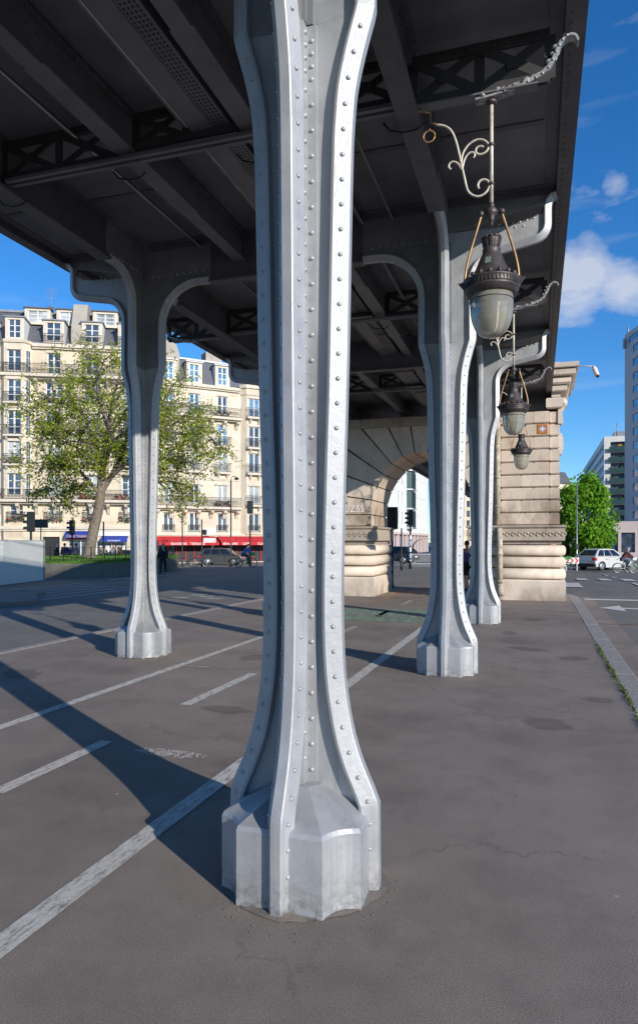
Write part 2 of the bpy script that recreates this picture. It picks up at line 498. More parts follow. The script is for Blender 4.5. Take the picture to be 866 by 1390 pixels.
# ------------------------------------------------------------------ world and sun
SUN_EL = R(20.5)
sun_dir = Vector((.815 * math.cos(SUN_EL), -.58 * math.cos(SUN_EL), math.sin(SUN_EL))).normalized()
w = bpy.data.worlds.new('World'); scn.world = w; w.use_nodes = True
t = w.node_tree; t.nodes.clear()
sky = t.nodes.new('ShaderNodeTexSky'); sky.sky_type = 'NISHITA'; sky.sun_disc = False
sky.sun_elevation = SUN_EL; sky.sun_rotation = math.atan2(sun_dir.x, sun_dir.y)
sky.air_density = 1.0; sky.dust_density = .05; sky.ozone_density = 2.5
hs = t.nodes.new('ShaderNodeHueSaturation'); hs.inputs['Saturation'].default_value = 1.15
L(t, mixc(t, 1.0, sky.outputs[0], (.85, 1.12, 1.48), 'MULTIPLY'), hs.inputs['Color'])
gd = t.nodes.new('ShaderNodeTexCoord')
mp = t.nodes.new('ShaderNodeMapping'); mp.inputs['Scale'].default_value = (1, 1, 2.2)
L(t, gd.outputs['Generated'], mp.inputs['Vector'])
cn = t.nodes.new('ShaderNodeTexNoise'); cn.inputs['Scale'].default_value = 7.5; cn.inputs['Detail'].default_value = 9; cn.inputs['Roughness'].default_value = .58
cn.inputs['Distortion'].default_value = .25
L(t, mp.outputs[0], cn.inputs['Vector'])
def dirmask(x, y, lo, hi):
    tt = (x - CX) / FPX
    v = Vector((-SN + tt * CS, CS + tt * SN, (HY - y) / FPX)).normalized()
    dt = t.nodes.new('ShaderNodeVectorMath'); dt.operation = 'DOT_PRODUCT'
    L(t, gd.outputs['Generated'], dt.inputs[0]); dt.inputs[1].default_value = v
    mr = t.nodes.new('ShaderNodeMapRange'); mr.inputs['From Min'].default_value = lo; mr.inputs['From Max'].default_value = hi
    L(t, dt.outputs['Value'], mr.inputs['Value'])
    return mr.outputs[0]
def madd(a, b, op='ADD'):
    n = t.nodes.new('ShaderNodeMath'); n.operation = op
    for i, v in enumerate((a, b)):
        if isinstance(v, (int, float)): n.inputs[i].default_value = v
        else: L(t, v, n.inputs[i])
    return n.outputs[0]
m1 = dirmask(778, 388, math.cos(R(4.0)), math.cos(R(.4)))
m2 = dirmask(838, 395, math.cos(R(3.0)), math.cos(R(.4)))
m3 = dirmask(838, 246, math.cos(R(1.1)), 1.0)
mk = madd(madd(madd(m1, .42, 'MULTIPLY'), madd(m2, .36, 'MULTIPLY'), 'MAXIMUM'), madd(m3, .16, 'MULTIPLY'), 'MAXIMUM')
dens = madd(cn.outputs['Fac'], mk)
cr = ramp(t, dens, [(.62, (0, 0, 0)), (.88, (1, 1, 1))])
# thin streaks
mp2 = t.nodes.new('ShaderNodeMapping'); mp2.inputs['Scale'].default_value = (1.5, 1.5, 9)
L(t, gd.outputs['Generated'], mp2.inputs['Vector'])
cn2 = t.nodes.new('ShaderNodeTexNoise'); cn2.inputs['Scale'].default_value = 3.5; cn2.inputs['Detail'].default_value = 8
L(t, mp2.outputs[0], cn2.inputs['Vector'])
cr2 = ramp(t, cn2.outputs['Fac'], [(.56, (0, 0, 0)), (.85, (.22, .22, .22))])
cl = mixc(t, cr2.outputs['Color'], hs.outputs['Color'], (6.4, 6.9, 7.6))
cl = mixc(t, madd(cr.outputs['Color'], .70, 'MULTIPLY'), cl, (6.5, 6.7, 7.2))
bg = t.nodes.new('ShaderNodeBackground'); bg.inputs['Strength'].default_value = .114
L(t, cl, bg.inputs['Color'])
wo = t.nodes.new('ShaderNodeOutputWorld'); L(t, bg.outputs[0], wo.inputs['Surface'])
sl = bpy.data.lights.new('sun', 'SUN'); sl.energy = 5.0; sl.angle = R(.5); sl.color = (1, .93, .83)
so = bpy.data.objects.new('sun', sl); COL.objects.link(so)
so.rotation_euler = (-sun_dir).to_track_quat('-Z', 'Y').to_euler()
so.location = (0, 0, 50)

scn.view_settings.view_transform = 'Standard'; scn.view_settings.look = 'None'
scn.view_settings.exposure = 0; scn.view_settings.gamma = 1
scn.render.engine = 'CYCLES'
scn.cycles.use_denoising = True
scn.cycles.max_bounces = 8; scn.cycles.diffuse_bounces = 4; scn.cycles.transparent_max_bounces = 8
scn.cycles.sample_clamp_indirect = 8

# ------------------------------------------------------------------ ground
def sstep(a, b, x):
    k = max(0, min(1, (x - a) / (b - a))); return k * k * (3 - 2 * k)
def gz(x, y):
    d = -SN * x + CS * y
    return -.12 - .42 * sstep(47, 64, d) * (1 - sstep(-14, -4, x)) - .28 * sstep(28, 45, d) * sstep(-4, 0, x)
mb = MB()
xs = [-1500, -400, -120, -80] + [-70 + 2.5 * i for i in range(37)] + [40, 80, 200, 500, 1500]
ys = [-600, -100, -30] + [-20 + 2.5 * i for i in range(52)] + [140, 200, 320, 600, 1800]
vs = [(x, y, gz(x, y)) for y in ys for x in xs]; nx = len(xs)
mb.add(vs, [(j * nx + i, j * nx + i + 1, (j + 1) * nx + i + 1, (j + 1) * nx + i) for j in range(len(ys) - 1) for i in range(nx - 1)], True)
struct(mb.build('ground', 'road'))

PX0, PX1 = -7.75, .92
mb = MB()
out = [(PX0, -20), (PX1, -20), (PX1, 22.6)]
for k in range(1, 8):
    a = k / 8 * PI / 2
    out.append((PX1 - 2.2 + 2.2 * math.cos(a), 22.6 + 2.2 * math.sin(a)))
out += [(-1.3, 24.8), (-5.6, 24.8)]
for k in range(1, 8):
    a = PI / 2 + k / 8 * PI / 2
    out.append((-5.6 + 2.15 * math.cos(a), 22.65 + 2.15 * math.sin(a)))
mb.prism(out, lambda p, z: (p[0], p[1], z), -.3, 0)
struct(mb.build('pavement', 'pavement'))
# kerb stones along the right and left edges
mb = MB()
def kerb_run(x0, x1, y0, y1):
    y = y0
    while y < y1:
        ln = random.uniform(.9, 1.25); e = min(y + ln, y1)
        dz = random.uniform(-.004, .004)
        mb.cbox(x0, x1, y + .004, e - .004, -.3, .004 + dz, .012)
        y = e
kerb_run(PX1, PX1 + .26, -20, 22.6)
pc = (PX1 - 2.2, 22.6)
for k in range(8):
    a0, a1 = k / 8 * PI / 2 + .004, (k + 1) / 8 * PI / 2 - .004
    q = [(pc[0] + r * math.cos(a), pc[1] + r * math.sin(a)) for r, a in ((2.2, a0), (2.46, a0), (2.46, a1), (2.2, a1))]
    mb.prism(q, lambda p, z: (p[0], p[1], z), -.3, .004)
struct(mb.build('kerb', 'granite'))
mb = MB()
kerb_run(PX0 - .2, PX0, -20, 22.6)
struct(mb.build('kerb', 'granite'))
# road gutter strip on the right, slightly different tarmac
mb = MB(); mb.poly([(PX1 + .26, -20, -.116), (PX1 + .75, -20, -.116), (PX1 + .75, 26, -.116), (PX1 + .26, 26, -.116)])
struct(mb.build('road', 'pavement'))

def strip(name, mat, x0, x1, y0, y1, z=.004):
    mb = MB(); q = [(x0, y0), (x1, y0), (x1, y1), (x0, y1)]
    mb.poly([(a, b, z if z > 0 else max(gz(a, b), -.5) + (.008 if b < 27 else .03)) for a, b in q])
    return struct(mb.build(name, mat))
strip('road_marking', 'line', -2.22, -2.08, -15, 14.2)
strip('road_marking', 'line_faint', -2.22, -2.08, 17.4, 24.6)
strip('road_marking', 'line', -4.74, -4.62, -15, 14.0)
for y0, y1 in ((-3.6, -2.4), (-1.2, 0), (1.5, 2.6), (3.75, 5.0), (6.36, 8.15), (9.4, 10.6), (12.0, 13.35), (15.2, 16.6), (18.2, 19.8), (21.5, 23)):
    strip('road_marking', 'line' if y1 < 12 else 'line_faint', -3.55, -3.43, y0, y1)
strip('road_marking', 'green_paint', -4.58, -2.3, 14.3, 17.0)
strip('road_marking', 'orange_line', -4.42, -4.26, 18.4, 24.7)
mb = MB(); mb.poly([(-4.3, 25.2, -.114), (-4.1, 25.2, -.114), (-3.6, 38, -.114), (-3.85, 38, -.114)])
struct(mb.build('road_marking', 'orange_line'))
mb = MB()
mb.poly([(-.86, 18.02, .004), (.90, 17.45, .004), (.90, 17.52, .004), (-.86, 18.09, .004)])
struct(mb.build('road_marking', 'orange_line'))
# bicycle pictograms on the green patch
def pictogram(cx, cy, z, mat, s=1.0):
    mb = MB()
    def ringp(ox, oy, r, w):
        n = 20
        v = []
        for k in range(n):
            a = 2 * PI * k / n
            v.append((cx + (ox + r * math.cos(a)) * s, cy + (oy + r * 1.3 * math.sin(a)) * s, z))
            v.append((cx + (ox + (r - w) * math.cos(a)) * s, cy + (oy + (r - w) * 1.3 * math.sin(a)) * s, z))
        mb.add(v, [(2 * k, 2 * ((k + 1) % n), 2 * ((k + 1) % n) + 1, 2 * k + 1) for k in range(n)], False)
    ringp(-.42, 0, .27, .06); ringp(.42, 0, .27, .06)
    def seg(a, b, w=.06):
        a = Vector((cx + a[0] * s, cy + a[1] * s, z)); b = Vector((cx + b[0] * s, cy + b[1] * s, z))
        d = (b - a).normalized(); p = Vector((-d.y, d.x, 0)) * w / 2 * s
        mb.poly([a - p, b - p, b + p, a + p])
    seg((-.42, 0), (-.05, .02)); seg((-.05, .05), (.28, .52)); seg((-.2, .5), (.26, .55)); seg((-.42, .03), (-.18, .47)); seg((.42, .03), (.3, .7)); seg((-.02, .06), (-.24, .62)); seg((-.32, .66), (-.14, .66)); seg((.16, .74), (.34, .74))
    return struct(mb.build('road_marking', mat))
pictogram(-3.95, 15.2, .008, 'line_faint', .85)
pictogram(-2.85, 15.3, .008, 'line_faint', .85)
# worn stencil left of the near column and other faint marks
mb = MB(); rr = random.Random(3)
for i in range(26):
    for j in range(6):
        u = (i + .5) / 26; e = math.sqrt(max(0, 1 - (2 * u - 1) ** 2))
        if rr.random() < .25 or abs(j - 2.5) / 3 > e: continue
        x = -3.12 + .62 * u + (j % 2) * .011; y = 4.80 + .028 * j
        a = rr.uniform(.006, .0095); h_ = rr.uniform(.006, .0115)
        mb.poly([(x - a, y - h_, .004), (x + a, y - h_ * .6, .004), (x + a * .8, y + h_, .004), (x - a * .7, y + h_ * .8, .004)])
struct(mb.build('road_marking', 'text_white'))
strip('road_marking', 'line_faint', -4.62, -4.22, 8.34, 8.40)
def soft_stain():
    m = bpy.data.materials.new('soft damp stain'); m.use_nodes = True
    t = m.node_tree; b_ = t.nodes['Principled BSDF']
    b_.inputs['Base Color'].default_value = (.075, .065, .06, 1); b_.inputs['Roughness'].default_value = .75
    tc = t.nodes.new('ShaderNodeTexCoord')
    ln = t.nodes.new('ShaderNodeVectorMath'); ln.operation = 'LENGTH'; L(t, tc.outputs['Object'], ln.inputs[0])
    n = noise(t, 2.2, 7, .65); ad = t.nodes.new('ShaderNodeMath'); ad.operation = 'MULTIPLY_ADD'
    L(t, n.outputs['Fac'], ad.inputs[0]); ad.inputs[1].default_value = .9; L(t, ln.outputs['Value'], ad.inputs[2])
    r_ = ramp(t, ad.outputs[0], [(.60, (.20, .20, .20)), (.84, (.24, .24, .24)), (.96, (.02, .02, .02)), (1.0, (0, 0, 0))])
    tr = t.nodes.new('ShaderNodeBsdfTransparent'); mx = t.nodes.new('ShaderNodeMixShader'); o = t.nodes['Material Output']
    L(t, r_.outputs['Color'], mx.inputs[0]); L(t, tr.outputs[0], mx.inputs[1]); L(t, b_.outputs[0], mx.inputs[2]); L(t, mx.outputs[0], o.inputs['Surface'])
    return m
M['soft_stain'] = soft_stain()
def blob(name, mat, cx, cy, rx, ry, z, seed):
    mb = MB(); mb.poly([(math.cos(k * PI / 14), math.sin(k * PI / 14), 0) for k in range(28)])
    o = mb.build(name, 'soft_stain', loc=(cx, cy, z)); o.scale = (rx * 1.5, ry * 1.5, 1); o.rotation_euler = (0, 0, seed)
    return struct(o)
blob('damp_patch', 'stain', .08, 6.72, .30, .33, .004, 4)
blob('damp_patch', 'stain', .62, 7.9, .2, .22, .004, 5)
blob('damp_patch', 'stain', -.15, 11.3, .5, .25, .004, 9)
blob('damp_patch', 'stain', -.5, 13.2, .4, .2, .004, 11)
for cx_, cy_, rx_, ry_, sd_ in ((-3.0, 6.3, .4, .2, 3), (-3.9, 9.3, .5, .3, 1), (.5, 10.6, .3, .3, 12), (-.1, 15.6, .5, .3, 14), (-6.3, 7.2, .6, .3, 15)):
    blob('damp_patch', 'stain', cx_, cy_, rx_, ry_, .0055, sd_)
# right-hand roadway
strip('road_marking', 'line_new', 1.4, 9, 22.9, 23.4, -.112)
def arrow(cx, cy, z):
    mb = MB()
    mb.poly([(cx - .35, cy, z), (cx + .25, cy - .85, z), (cx + .25, cy + .85, z)])
    mb.poly([(cx + .25, cy - .18, z), (cx + 2.2, cy - .18, z), (cx + 2.2, cy + .18, z), (cx + .25, cy + .18, z)])
    return struct(mb.build('road_marking', 'line_new'))
arrow(1.95, 20.25, -.112)
mb = MB(); mb.poly([(1.25, 16.25, -.112), (6, 16.9, -.112), (6, 17.05, -.112), (1.25, 16.4, -.112)])
struct(mb.build('road_marking', 'orange_line'))
for k in range(9):
    strip('road_marking', 'line_new', .8 + k * 1.05, 1.3 + k * 1.05, 35.6 - .2 * k, 38.6 - .2 * k, -.112)
for k in range(5):
    strip('road_marking', 'line_new', 3.9, 4.05, 26 + 4.5 * k, 28.5 + 4.5 * k, -.112)
strip('road_marking', 'line_new', .9, 1.7, 28.8, 32.0, -.112)
# left side street: zebra bars and slip markings
for k in range(6):
    strip('road_marking', 'line_faint', -15.0 - .85 * k, -14.6 - .85 * k, 16.8 + .5 * k, 23.5 + .4 * k, -.112)
strip('road_marking', 'line_new', -19.2, -18.9, 27.5, 33, -.112)
strip('road_marking', 'line_faint', -8.6, -8.45, 24, 44, -.112)
for k in range(4):
    for j in range(3):
        if (k + j) % 2 == 0:
            strip('road_marking', 'line_faint', -11.3 + .6 * j, -10.75 + .6 * j, 19.5 + .6 * k, 20.05 + .6 * k, -.112)
for k in range(3):
    strip('road_marking', 'line_faint', -12 - 3.0 * k, -11.85 - 3 * k, 36, 44, -.112)
# traffic island at far left
mb = MB(); q = []
for (cx, cy, a0) in ((-15.2, 16.6, -PI / 2), (-17.0, 18.6, 0)):
    for k in range(7):
        a = a0 + k / 6 * PI / 2; q.append((cx + 1.3 * math.cos(a), cy + 1.3 * math.sin(a)))
q += [(-27, 19.9), (-27, 10.5), (-16, 10.5)]
mb.prism(q, lambda p, z: (p[0], p[1], z), -.3, 0)
struct(mb.build('pavement', 'pavement'))

# moss and weeds in the kerb joint
mb = MB(); rr = random.Random(8)
for k in range(900):
    y = rr.uniform(6.6, 12.2); x = .925 + rr.gauss(0, .014)
    if rr.random() > .35 + .65 * math.sin(y * 2.1) ** 2: continue
    h = rr.uniform(.012, .045); a = rr.uniform(0, 6.28); dx, dy = .010 * math.cos(a), .010 * math.sin(a)
    lx, ly = rr.gauss(0, .015), rr.gauss(0, .015)
    mb.poly([(x - dx, y - dy, .003), (x + dx, y + dy, .003), (x + lx, y + ly, .003 + h)])
o = mb.build('weeds', 'moss'); tag(o, 'thin line of green weeds along the kerb joint', 'weeds'); o['kind'] = 'stuff'
#@@PART2

# ------------------------------------------------------------------ viaduct columns
XR, XL, PITCH, Y0 = -1.13, -5.66, 5.75, 3.28
LOWER = crom([(.395, 0, 0), (.394, .2, 0), (.392, .40, 0), (.372, .475, 0), (.344, .54, 0), (.302, .64, 0), (.265, .76, 0), (.236, .91, 0), (.214, 1.12, 0), (.207, 1.45, 0), (.218, 2.0, 0), (.233, 2.5, 0), (.247, 3.2, 0), (.256, 3.6, 0), (.262, 3.74, 0), (.278, 3.92, 0), (.312, 4.08, 0), (.345, 4.20, 0), (.370, 4.285, 0), (.372, 4.31, 0), (.372, 4.34, 0)], 5)
LOWER = [(p.x, p.y) for p in LOWER]
def arc(cx, cy, r, a0, a1, n):
    return [(cx + r * math.cos(R(a0 + (a1 - a0) * k / n)), cy + r * math.sin(R(a0 + (a1 - a0) * k / n))) for k in range(n + 1)]
UP_OUT = [(.374, 4.31), (.372, 4.6)] + arc(.692, 5.05, .32, 180, 96, 9) + arc(1.06, 5.68, .235, -76, 0, 9) + [(1.295, 5.88), (1.302, 5.93), (1.325, 5.965), (1.36, 5.97)]
UP_LONG = [(.374, 4.31), (.372, 4.7)] + arc(.752, 5.2, .38, 180, 90, 10) + [(.95, 5.58)]
UP_IN = [(.374, 4.31), (.372, 4.6)] + arc(.922, 4.92, .55, 180, 90, 12) + [(1.12, 5.47)]
def frames(path):
    out = []
    for i, p in enumerate(path):
        a = path[max(i - 1, 0)]; b = path[min(i + 1, len(path) - 1)]
        dx, dz = b[0] - a[0], b[1] - a[1]; l = math.hypot(dx, dz); dx /= l; dz /= l
        out.append((p, (-dz, dx)))
    return out
def fin_point(phi, r, tt, z):
    c, s_ = math.cos(phi), math.sin(phi)
    return (r * c - tt * s_, r * s_ + tt * c, z)
def sweep(mb, path, sec, phi, smooth=False):
    n = len(sec); v = []; fr = frames(path)
    for p, nn in fr:
        for tt, rho in sec:
            v.append(fin_point(phi, p[0] + nn[0] * rho, tt, p[1] + nn[1] * rho))
    f = [list(range(n - 1, -1, -1)), [(len(path) - 1) * n + k for k in range(n)]]
    for i in range(len(path) - 1):
        for k in range(n):
            k2 = (k + 1) % n
            f.append((i * n + k, i * n + k2, (i + 1) * n + k2, (i + 1) * n + k))
    mb.add(v, f, smooth)
ARROW = [(-.024, 0), (.024, 0), (.030, .006), (.066, .074), (.062, .088), (.040, .092), (.012, .092), (-.012, .092), (-.040, .092), (-.062, .088), (-.066, .074), (-.030, .006)]
TEE = [(-.072, 0), (.072, 0), (.075, .006), (.072, .024), (.050, .026), (.048, .052), (.012, .056), (-.012, .056), (-.048, .052), (-.050, .026), (-.072, .024), (-.075, .006)]
TEE = TEE[::1]
def along(path, step, z0, z1, off=0.):
    acc = off; out = []
    for i in range(len(path) - 1):
        a, b = path[i], path[i + 1]
        l = math.hypot(b[0] - a[0], b[1] - a[1])
        while acc <= l:
            k = acc / l; p = (a[0] + (b[0] - a[0]) * k, a[1] + (b[1] - a[1]) * k)
            if z0 <= p[1] <= z1:
                dx, dz = (b[0] - a[0]) / l, (b[1] - a[1]) / l
                out.append((p, (-dz, dx)))
            acc += step
        acc -= l
    return out
def make_flange(phi, up):
    mb = MB()
    sweep(mb, [q for q in LOWER if q[1] < 4.27] + up, ARROW, phi)
    c, s_ = math.cos(phi), math.sin(phi)
    for sd in (1, -1):
        for p, nn in along(LOWER, .122, .16, 4.22, .05 if sd > 0 else .09):
            rho = .038
            q = fin_point(phi, p[0] + nn[0] * rho, sd * .0472, p[1] + nn[1] * rho)
            nr = -.47; nt_ = .88 * sd
            mb.rivet(q, (nn[0] * nr * c - nt_ * s_, nn[0] * nr * s_ + nt_ * c, nn[1] * nr), .0125)
    return mb
def prism_web(mb, pts, phi, th):
    mb.prism(pts, lambda p, tt: fin_point(phi, p[0], tt, p[1]), -th, th)
def inset(path, d): return [(p[0] + n[0] * d, p[1] + n[1] * d) for p, n in frames(path)]
def make_column():
    root = thing('viaduct_column', 'x', 'column', (XR, Y0, 0), 0, 'riveted silver columns carrying the viaduct')
    # plinth: octagon with concave corner faces, sloping top
    a, b, sag = .21, .352, .028
    def ring(sc, z):
        o = []
        for q in range(4):
            ph = q * PI / 2
            base = [(a, -b)]
            for k in range(1, 6):
                u = k / 6; x = a + (b - a) * u; y = -b + (b - a) * u; dp = sag * 4 * u * (1 - u)
                base.append((x - dp * .707, y + dp * .707))
            base.append((b, -a))
            c, s_ = math.cos(ph), math.sin(ph)
            o += [((x * c - y * s_) * sc, (x * s_ + y * c) * sc, z) for x, y in base]
        return o
    mb = MB()
    rings = [ring(1.012, -.02), ring(1.0, .03), ring(1.0, .352), ring(.975, .372), ring(.30, .50)]
    n = len(rings[0]); v = [p for r_ in rings for p in r_]
    mb.add(v, [(i * n + k, i * n + (k + 1) % n, (i + 1) * n + (k + 1) % n, (i + 1) * n + k) for i in range(len(rings) - 1) for k in range(n)] + [[4 * n + k for k in range(n)]], False)
    mb.build('plinth', 'silver', root)
    # ragged mastic joint at the foot
    mb = MB(); rr = random.Random(2); v = []; n2 = 72
    for k in range(n2):
        an = 2 * PI * k / n2
        rad = .40 + .02 * abs(math.cos(2 * an)) ** 6
        r_o = rad + rr.uniform(.0, .016)
        v += [(rad * .86 * math.cos(an), rad * .86 * math.sin(an), .012), (r_o * math.cos(an), r_o * math.sin(an), .002 + rr.uniform(0, .004))]
    mb.add(v, [(2 * k, 2 * ((k + 1) % n2), 2 * ((k + 1) % n2) + 1, 2 * k + 1) for k in range(n2)], True)
    mb.build('foot_joint', 'stain', root)
    # web: cross of plates, corner angles, rivets
    mb = MB()
    for q, up in ((0, UP_OUT), (1, UP_LONG), (2, UP_IN), (3, UP_LONG)):
        phi = q * PI / 2
        prism_web(mb, [(.012, .3)] + [p for p in inset(LOWER, .088) if p[1] > .3] + [(.012, 4.285)], phi, .0115)
    for qx in (1, -1):
        for qy in (1, -1):
            mb.box(*sorted((qx * .012, qx * .078)), *sorted((qy * .012, qy * .027)), .40, 4.285)
            mb.box(*sorted((qx * .012, qx * .027)), *sorted((qy * .012, qy * .078)), .40, 4.285)
            z = .56
            while z < 4.24:
                st = .064 if z > 4.0 else .128
                mb.rivet((qx * .053, qy * .027, z), (0, qy, 0), .0135)
                mb.rivet((qx * .027, qy * .053, z + st * .5), (qx, 0, 0), .0135)
                z += st
    mb.build('web', 'silver', root)
    # capital: solid panels above the waist joint
    mb = MB()
    top = 6.12
    prism_web(mb, [(.012, 4.292)] + inset(UP_OUT, .088)[:20] + [(1.22, 5.90), (1.17, 5.82), (1.05, 5.76), (.90, 5.73), (.62, 5.72), (.012, 5.72)], 0, .012)
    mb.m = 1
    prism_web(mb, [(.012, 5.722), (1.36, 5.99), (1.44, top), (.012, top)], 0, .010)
    for q in (1, 3):
        prism_web(mb, [(.012, 4.292)] + inset(UP_LONG, .088) + [(.95, top), (.012, top)], q * PI / 2, .012)
    prism_web(mb, [(.012, 4.292)] + inset(UP_IN, .088) + [(1.12, top), (.012, top)], PI, .012)
    for qx in (1, -1):
        for qy in (1, -1):
            mb.box(*sorted((qx * .012, qx * .06)), *sorted((qy * .012, qy * .03)), 4.292, 5.6)
            mb.box(*sorted((qx * .012, qx * .03)), *sorted((qy * .012, qy * .06)), 4.292, 5.6)
    mb.m = 0
    for sd in (1, -1):
        for k in range(9):
            mb.rivlo((.12 + .105 * k, sd * .012, 5.69), (0, sd, 0), .017)
            mb.rivlo((-.16 - .105 * k, sd * .012, 5.66), (0, sd, 0), .017)
            mb.rivlo((sd * .012, .10 + .09 * k, 5.72), (sd, 0, 0), .017)
            mb.rivlo((sd * .012, -.10 - .09 * k, 5.72), (sd, 0, 0), .017)
        # small scroll edge on the bracket panel
        mb.tube([(.62, 0, 5.725), (.9, 0, 5.735), (1.05, 0, 5.765), (1.17, 0, 5.825), (1.225, 0, 5.91)], .016, 6)
    for k in range(7):
        mb.ball((.66 + .085 * k, 0, 5.745 + .012 * max(0, k - 3) ** 1.3), .022, 6, 4)
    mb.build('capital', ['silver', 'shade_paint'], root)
    for q, up in ((0, UP_OUT), (1, UP_LONG), (2, UP_IN), (3, UP_LONG)):
        make_flange(q * PI / 2, up).build('flange', 'silver', root)
    return root
col0 = make_column()
col0['label'] = 'nearest large silver riveted column, filling the middle of the view from pavement to deck'
dup(col0, 'silver riveted column behind the nearest lantern, second of the right-hand row', (XR, Y0 + PITCH, 0), 0)
dup(col0, 'smallest silver column right in front of the pale stone pier and its drainpipe', (XR, Y0 + 2 * PITCH, 0), 0)
dup(col0, 'half shaded silver column on the left, standing in front of the leaning tree', (XL, Y0 + PITCH, 0), PI)
dup(col0, 'silver column of the left-hand row hidden behind the nearest column', (XL, Y0 + 2 * PITCH, 0), PI)
dup(col0, 'silver column of the left-hand row beyond the left picture edge', (XL, Y0, 0), PI)
dup(col0, 'silver column of the right-hand row behind the viewer', (XR, Y0 - PITCH, 0), 0)
dup(col0, 'silver column of the left-hand row behind the viewer', (XL, Y0 - PITCH, 0), PI)

rr = random.Random(19); mb = MB()
for k in range(150):
    an = rr.uniform(0, 2 * PI); rad = .40 + abs(rr.gauss(0, .09)); s_ = rr.uniform(.0015, .0055)
    c_ = (XR + rad * math.cos(an), Y0 + rad * math.sin(an), s_ * .4)
    mb.ball(c_, s_, 5, 3, (rr.uniform(.7, 1.4), rr.uniform(.7, 1.4), .6))
g = mb.build('grit', 'stain'); tag(g, 'scattered grit and flakes on the asphalt round the nearest column foot', 'grit'); g['kind'] = 'stuff'

# ------------------------------------------------------------------ viaduct deck
XA = (XR + XL) / 2
DL = Vector((XA, 9, 5.58))
deck = thing('viaduct_deck', 'dark grey riveted iron railway deck overhead resting on the silver columns', 'bridge deck', DL)
def DM(): m = MB(); m.T = Matrix.Translation(-DL); return m
YA, YB = -8.0, 62.0
EDR, EDL = .36, 2 * XA - .36
mb = DM(); mb.box(EDL + .01, EDR - .01, YA, YB, 6.14, 6.20); mb.build('soffit_plate', 'soffit', deck)
mb = DM(); mb.box(EDL + .05, EDR - .05, YA, YB, 6.3, 7.1); mb.build('ballast_trough', 'deck_dark', deck)
for sgn, xe in ((1, EDR), (-1, EDL)):
    mb = DM()
    x0, x1 = sorted((xe - sgn * .02, xe)); mb.box(x0, x1, YA, YB, 6.06, 7.3)
    x0, x1 = sorted((xe - sgn * .14, xe + sgn * .03)); mb.box(x0, x1, YA, YB, 6.035, 6.06)
    x0, x1 = sorted((xe - sgn * .14, xe - sgn * .12)); mb.box(x0, x1, YA, YB, 6.06, 6.139)
    x0, x1 = sorted((xe - sgn * .02, xe + sgn * .06)); mb.box(x0, x1, YA, YB, 7.3, 7.36)
    y = .5
    while y < 21:
        mb.rivlo((xe - sgn * .09, y, 6.035), (0, 0, -1), .017)
        mb.rivlo((xe - sgn * .21, y + .05, 6.139), (0, 0, -1), .017)
        y += .13
    x0, x1 = sorted((xe - sgn * .27, xe - sgn * .15)); mb.box(x0, x1, YA, YB, 6.128, 6.139)
    mb.build('fascia', 'deck', deck)
    mb = DM()
    x0, x1 = sorted((xe - sgn * .06, xe - sgn * .02)); mb.box(x0, x1, YA, YB, 8.3, 8.35); mb.box(x0, x1, YA, YB, 7.5, 7.54)
    y = YA
    while y < YB: mb.box(x0 + .012, x1 - .012, y, y + .014, 7.36, 8.3); y += .13
    mb.build('parapet', 'deck', deck)
ybays = [Y0 - PITCH * 2 + PITCH * k for k in range(0, 5)]
for yc in ybays + [Y0 + 3 * PITCH + .1]:
    last = yc > 20
    for xg in (XR, XL):
        mb = DM()
        y0, y1 = yc + .95, yc + PITCH - .95
        if last: y0, y1 = yc - .0, YB
        if yc + PITCH > 20 and not last: y1 = yc + PITCH + .095
        mb.box(xg - .011, xg + .011, y0, y1, 5.61, 6.139)
        mb.box(xg - .10, xg + .10, y0, y1, 5.58, 5.61)
        mb.box(xg - .085, xg + .085, y0, y1, 5.611, 5.626)
        for sd in (1, -1):
            x0, x1 = sorted((xg + sd * .011, xg + sd * .023)); mb.box(x0, x1, y0, y1, 5.627, 5.70); mb.box(x0, x1, y0, y1, 6.06, 6.138)
            x0, x1 = sorted((xg + sd * .024, xg + sd * .11)); mb.box(x0, x1, y0, y1, 6.126, 6.138)
            y = y0 + .07
            while y < min(y1, 21):
                mb.rivlo((xg + sd * .023, y, 6.09), (sd, 0, 0), .017)
                mb.rivlo((xg + sd * .07, y + .05, 6.126), (0, 0, -1), .017)
                mb.rivlo((xg + sd * .023, y + .05, 5.665), (sd, 0, 0), .017)
                y += .115
        mb.build('edge_girder', 'deck_light' if False else 'deck', deck)
